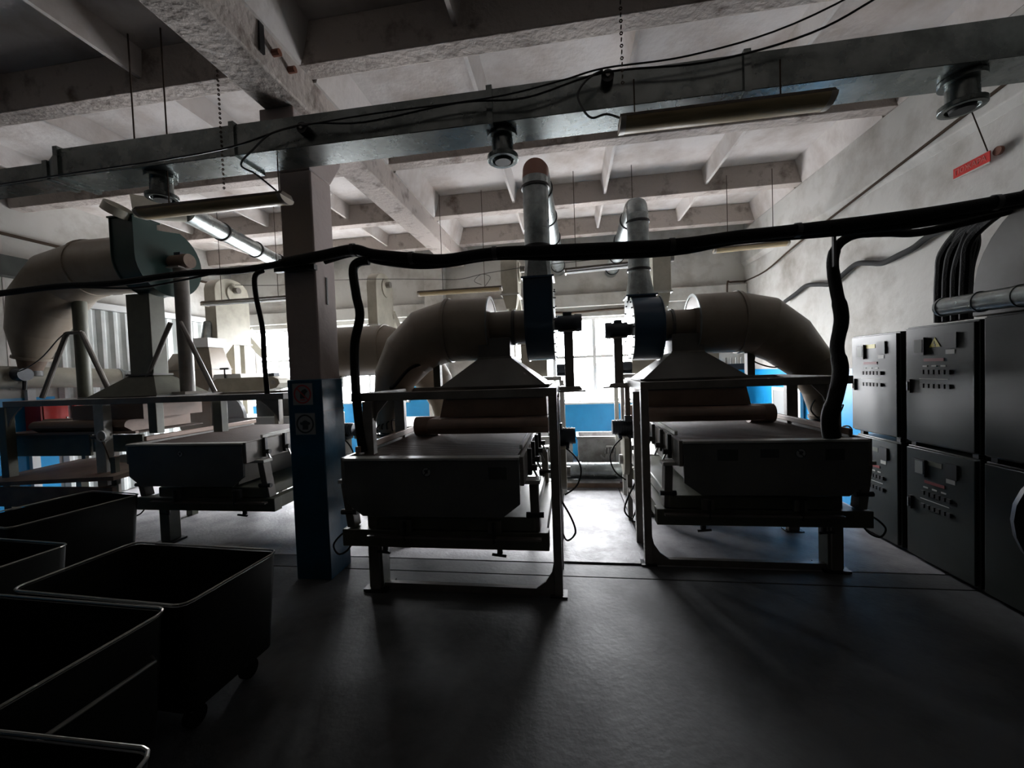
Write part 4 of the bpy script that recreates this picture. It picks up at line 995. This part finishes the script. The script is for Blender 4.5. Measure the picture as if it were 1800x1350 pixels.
# junction wires further back
wire([(-4.9, 5.4, 3.05), (-4.2, 5.4, 3.0), (-3.5, 5.4, 3.02), (-2.6, 5.4, 2.98), (-1.9, 5.4, 2.93), (-1.45, 5.4, 2.9), (-1.1, 5.4, 2.95), (-.5, 5.4, 3.0), (.1, 5.4, 3.02), (.7, 5.4, 3.04)], 'thin wire strung across the rear of the room', .005, mtl='hood')
wire([(-1.05, 5.2, 2.74), (-.98, 5.2, 2.85), (-1.1, 5.22, 2.9), (-1.2, 5.22, 2.82), (-1.1, 5.2, 2.76)], 'looped lead of the brownish lamp', .004, mtl='hood')
wire([(-6.6, 3.8, 1.80), (-6.3, 3.8, 1.82), (-6.0, 3.8, 1.95), (-5.75, 3.8, 2.15), (-5.7, 3.85, 2.24)], 'black wire looping from the damper motor to the round post', .007)
wire([(1.76, 4.18, 1.50), (1.78, 4.16, 1.7), (1.76, 4.15, 1.62), (1.95, 4.15, 1.55), (2.1, 4.15, 1.62), (2.2, 4.15, 1.6)], 'grey wire looping under the right duct elbow', .007, mtl='hood')
wire([(2.25, 4.1, 1.42), (2.28, 4.08, 1.3), (2.22, 4.08, 1.15), (2.3, 4.08, 1.05)], 'blue-black wire by the right feed valve', .007)
wire([(-1.30, 3.6, 1.72), (-1.42, 3.45, 1.66), (-1.55, 3.42, 1.52), (-1.6, 3.42, 1.49)], 'black hose running down the inside of the middle duct elbow', .016, mtl='black')

# ------------------------------------------------------------------ control cabinets
def cabinet(y0, y1, z0, z1, label, yellow, face=2.68, controls=True, tri=False):
    o = thing('control_cabinet', (face + .16, (y0 + y1) / 2, z0), label, 'cabinet', 'grey control cabinets along the right wall')
    MB().box(face + .012, 3.0, y0, y1, z0, z1).build('body', 'cab', o, bevel=.004)
    d = MB().box(face - .01, face + .01, y0 + .012, y1 - .012, z0 + .012, z1 - .012).build('door', 'cab', o, bevel=.004)
    if not controls: return o
    H_ = z1 - z0; W = y1 - y0
    f = face - .0105
    yb = y1                                              # far side (appears left)
    def bx(a, b_, za, zb, t_, mt, nm, par=d): return MB().box(f - t_, f, yb - b_ * W, yb - a * W, z0 + za * H_, z0 + zb * H_).build(nm, mt, par)
    bx(.17, .34, .755, .90, .018, 'blackmetal', 'meter_frame')
    q = MB().box(f - .020, f - .0185, yb - .32 * W, yb - .20 * W, z0 + .775 * H_, z0 + .885 * H_).build('meter_face', 'meter', d)
    bx(.62, .78, .80, .92, .012, 'blackmetal', 'main_switch')
    bx(.62, .74, .755, .79, .002, 'paper', 'switch_label')
    if tri:
        b = MB(); yc = yb - .47 * W; zz = z0 + .84 * H_; r = .045
        b.prism([(yc - r, zz - .5 * r), (yc + r, zz - .5 * r), (yc, zz + 1.1 * r)], 'x', f - .002, f); w_ = b.build('warning_sticker', 'yellow', d)
        b = MB(); b.prism([(yc - .008, zz - .1 * r), (yc + .004, zz - .1 * r), (yc - .006, zz - .45 * r)], 'x', f - .003, f - .002)
        b.prism([(yc, zz + .1 * r), (yc + .008, zz + .1 * r), (yc + .004, zz + .6 * r)], 'x', f - .003, f - .002)
        b.prism([(yc - .008, zz - .12 * r), (yc + .008, zz + .08 * r), (yc + .006, zz + .14 * r), (yc - .01, zz - .05 * r)], 'x', f - .003, f - .002)
        b.build('bolt_symbol', 'blackmetal', w_)
    else:
        bx(.36, .56, .86, .90, .002, yellow, 'warning_strip')
    bx(.31, .60, .70, .725, .004, 'redlabel', 'display_label')
    for k in range(3): bx(.29 + k * .13, .36 + k * .13, .655, .668, .002, 'paper', 'switch_label')
    for r_ in (0, 1):
        for k in range(6):
            a = .27 + k * .075
            bx(a, a + .05, .595 - r_ * .115, .63 - r_ * .115, .014, 'blackmetal', 'rotary_switch')
    bx(.24, .66, .552, .558, .002, 'paper', 'label_strip')
    h = bx(.08, .12, .43, .55, .018, 'blackmetal', 'door_handle')
    bx(.08, .095, .45, .53, .024, 'steel', 'handle_latch')
    return o
cabinet(3.70, 4.25, .93, 1.815, 'upper grey control cabinet farthest from the camera', 'yellow')
cabinet(3.06, 3.63, .93, 1.835, 'upper grey control cabinet with yellow warning triangle', 'yellow', tri=True)
cabinet(3.70, 4.20, .02, .90, 'lower grey control cabinet farthest from the camera', 'olive')
cabinet(3.06, 3.63, .02, .90, 'lower grey control cabinet under the warning triangle cabinet', 'olive')
cabinet(2.35, 3.02, .93, 1.85, 'plain upper cabinet at the right edge of the picture', 'olive', controls=False)
cabinet(2.35, 3.02, .02, .90, 'plain lower cabinet at the right edge of the picture', 'olive', controls=False)
for y0, y1, wh in ((3.06, 3.63, 'under the cabinet with the warning triangle'), (3.70, 4.2, 'under the farthest upper cabinet'), (2.35, 3.02, 'under the plain cabinet at the right edge')):
    for y, ed in ((y0 + .04, 'near'), (y1 - .04, 'far')):
        tag(MB().box(2.70, 2.74, y - .02, y + .02, .90, .93).build('cabinet_spacer', 'blackmetal'), 'small black spacer at the %s side %s' % (ed, wh), 'spacer', 'spacers between stacked cabinets')
tag(MB().box(2.72, 2.98, 2.35, 4.25, 0, .02).build('cabinet_plinth', 'cabgap'), 'black plinth under the row of cabinets', 'plinth')
# dark drum on a trestle in the right foreground
o = thing('cable_drum', (2.2, 2.0, 0), 'black cable drum on trestle legs in the right foreground', 'drum')
MB().cyl((2.42, 1.85, .72), (2.62, 2.25, .72), .24, n=24).build('drum_core', 'black', o)
for p, q in (((2.40, 1.81, .72), (2.42, 1.85, .72)), ((2.62, 2.25, .72), (2.64, 2.29, .72))):
    MB().cyl(p, q, .38, n=28).build('drum_flange', 'blackmetal', o)
for x, y in ((2.34, 1.98), (2.62, 1.86), (2.48, 2.36), (2.74, 2.22)):
    MB().bar((x, y, 0.0), ((x + 2.52) / 2, (y + 2.07) / 2, .55), .035).build('leg', 'blackmetal', o)
MB().tube([(2.25, 2.0, .4), (2.2, 2.1, .25), (2.3, 2.2, .12), (2.45, 2.1, .1)], .014, 8, 5).build('loose_end', 'black', o)

# ------------------------------------------------------------------ signs
o = thing('prohibition_sign', (-2.08, 2.88, 1.4), 'square sign with a red crossed ring on the blue column', 'sign')
yf = 2.8865
def sign(x0, x1, z0, z1, o, ringm, figm, bg_):
    MB().box(x0, x1, yf - .003, yf, z0, z1).build('plate', bg_, o)
    cx, cz, r = (x0 + x1) / 2, (z0 + z1) / 2, (x1 - x0) * .44
    MB().ring((cx, yf - .0045, cz), (0, 1, 0), r * .84, .002, r * .16, 32).build('ring', ringm, o)
    return cx, cz, r
cx, cz, r = sign(-2.165, -1.995, 1.40, 1.57, o, 'signred', 'signdark', 'signgrey')
MB().prism([(cx - .66 * r, cz + .56 * r), (cx - .56 * r, cz + .66 * r), (cx + .66 * r, cz - .56 * r), (cx + .56 * r, cz - .66 * r)], 'y', yf - .0055, yf - .0036).build('slash', 'signred', o)
MB().prism([(cx - .3 * r, cz - .45 * r), (cx + .25 * r, cz - .45 * r), (cx + .3 * r, cz), (cx + .6 * r, cz + .3 * r), (cx + .35 * r, cz + .55 * r), (cx, cz + .45 * r), (cx - .25 * r, cz + .1 * r)], 'y', yf - .005, yf - .0031).build('hand_symbol', 'signdark', o)
MB().box(cx - .28 * r, cx + .28 * r, yf - .0054, yf - .0032, cz - .66 * r, cz - .54 * r).build('caption_bar', 'signred', o)
o = thing('ear_protection_sign', (-2.08, 2.88, 1.2), 'square sign with a dark ring and a head wearing ear muffs on the blue column', 'sign')
cx, cz, r = sign(-2.155, -1.985, 1.165, 1.335, o, 'signdark', 'signdark', 'signgrey')
MB().cyl((cx, yf - .003, cz + .02 * r), (cx, yf - .0046, cz + .02 * r), r * .36, n=20).build('head_symbol', 'signdark', o)
MB().box(cx - .3 * r, cx + .3 * r, yf - .005, yf - .0031, cz - .6 * r, cz - .1 * r).build('shoulder_symbol', 'signdark', o)
for k in (-1, 1):
    MB().cyl((cx + k * .42 * r, yf - .003, cz + .05 * r), (cx + k * .42 * r, yf - .0055, cz + .05 * r), r * .15, n=12).build('ear_muff', 'signdark', o)
o = thing('red_wall_sign', (2.97, 3.4, 2.97), 'small red lettered sign hanging at the right wall', 'sign')
MB().hexa([(2.955, 3.29, 2.945), (2.955, 3.56, 2.945), (2.96, 3.56, 2.945), (2.96, 3.29, 2.945), (2.955, 3.29, 3.02), (2.955, 3.56, 3.02), (2.96, 3.56, 3.02), (2.96, 3.29, 3.02)]).build('plate', 'red', o)
MB().box(2.953, 2.961, 3.29, 3.56, 2.935, 2.945).build('lower_edge', 'paper', o)
fc = bpy.data.curves.new('lettering', 'FONT'); fc.body = 'ПОЖАРА'; fc.size = .052; fc.extrude = .0005; fc.align_x = 'CENTER'; fc.align_y = 'CENTER'
fo = bpy.data.objects.new('text', fc); COL.objects.link(fo)
bpy.context.view_layer.update()
fme = bpy.data.meshes.new_from_object(fo.evaluated_get(bpy.context.evaluated_depsgraph_get()))
bpy.data.objects.remove(fo); fme.materials.append(MT['signpale'])
fo = bpy.data.objects.new('lettering', fme); COL.objects.link(fo)
fo.parent = o; fo.location = Vector((2.9535, 3.43, 2.983)) - Vector((2.97, 3.4, 2.97)); fo.rotation_euler = (PI / 2, 0, -PI / 2)
MB().cyl((2.95, 3.30, 3.02), (2.80, 3.25, 3.31), .004, n=5).build('hanging_wire', 'rust', o)
MB().cyl((2.97, 3.26, 3.0), (2.99, 3.26, 3.0), .03, n=12).build('wall_socket', 'copper', o)

# ------------------------------------------------------------------ metal tubs in the foreground
def cart(x0, x1, y0, y1, label, z1=.65, rot=0, rail=False):
    c = Vector(((x0 + x1) / 2, (y0 + y1) / 2, 0))
    def T(x, y, z):
        v = Vector((x, y, 0)) - c; v.rotate(Matrix.Rotation(math.radians(rot), 3, 'Z')); v += c
        return (v.x, v.y, z)
    o = thing('metal_tub', tuple(c), label, 'tub', 'rectangular metal tubs on castors in the left foreground')
    t_ = .006; rad = .05
    def loop(x0, x1, y0, y1, r, z):
        out = []
        for cx, cy, a0 in ((x1 - r, y0 + r, -PI / 2), (x1 - r, y1 - r, 0), (x0 + r, y1 - r, PI / 2), (x0 + r, y0 + r, PI)):
            for k in range(4):
                a = a0 + k * PI / 6; out.append((cx + r * math.cos(a), cy + r * math.sin(a), z))
        return out
    # outer wall, rim and inner wall in one open shell
    e = .03
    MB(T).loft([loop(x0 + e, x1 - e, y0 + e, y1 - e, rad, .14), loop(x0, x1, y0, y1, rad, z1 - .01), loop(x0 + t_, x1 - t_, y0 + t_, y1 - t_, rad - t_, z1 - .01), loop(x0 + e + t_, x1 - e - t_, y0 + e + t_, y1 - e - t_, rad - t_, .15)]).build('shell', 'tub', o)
    P = [T(*p) for p in loop(x0, x1, y0, y1, rad, z1)]
    b = MB()
    for k in range(len(P)):
        b.cyl(P[k], P[(k + 1) % len(P)], .0055, n=8)
    b.build('rolled_rim', 'rim', o)
    for x in (x0 + .12, x1 - .12):
        for y in (y0 + .12, y1 - .12):
            k = MB(T).cyl((x - .018, y, .05), (x + .018, y, .05), .048, n=16).build('castor', 'black', o)
            MB(T).box(x - .03, x + .03, y - .04, y + .04, .10, .142).build('castor_fork', 'steel', k)
    if rail:
        MB(T).tube([(x1 + .0, y0 + .08, .50), (x1 + .045, y0 + .1, .50), (x1 + .045, y1 - .1, .50), (x1 + .0, y1 - .08, .50)], .008, 8, 0).build('side_handle', 'rim', o)
    return o
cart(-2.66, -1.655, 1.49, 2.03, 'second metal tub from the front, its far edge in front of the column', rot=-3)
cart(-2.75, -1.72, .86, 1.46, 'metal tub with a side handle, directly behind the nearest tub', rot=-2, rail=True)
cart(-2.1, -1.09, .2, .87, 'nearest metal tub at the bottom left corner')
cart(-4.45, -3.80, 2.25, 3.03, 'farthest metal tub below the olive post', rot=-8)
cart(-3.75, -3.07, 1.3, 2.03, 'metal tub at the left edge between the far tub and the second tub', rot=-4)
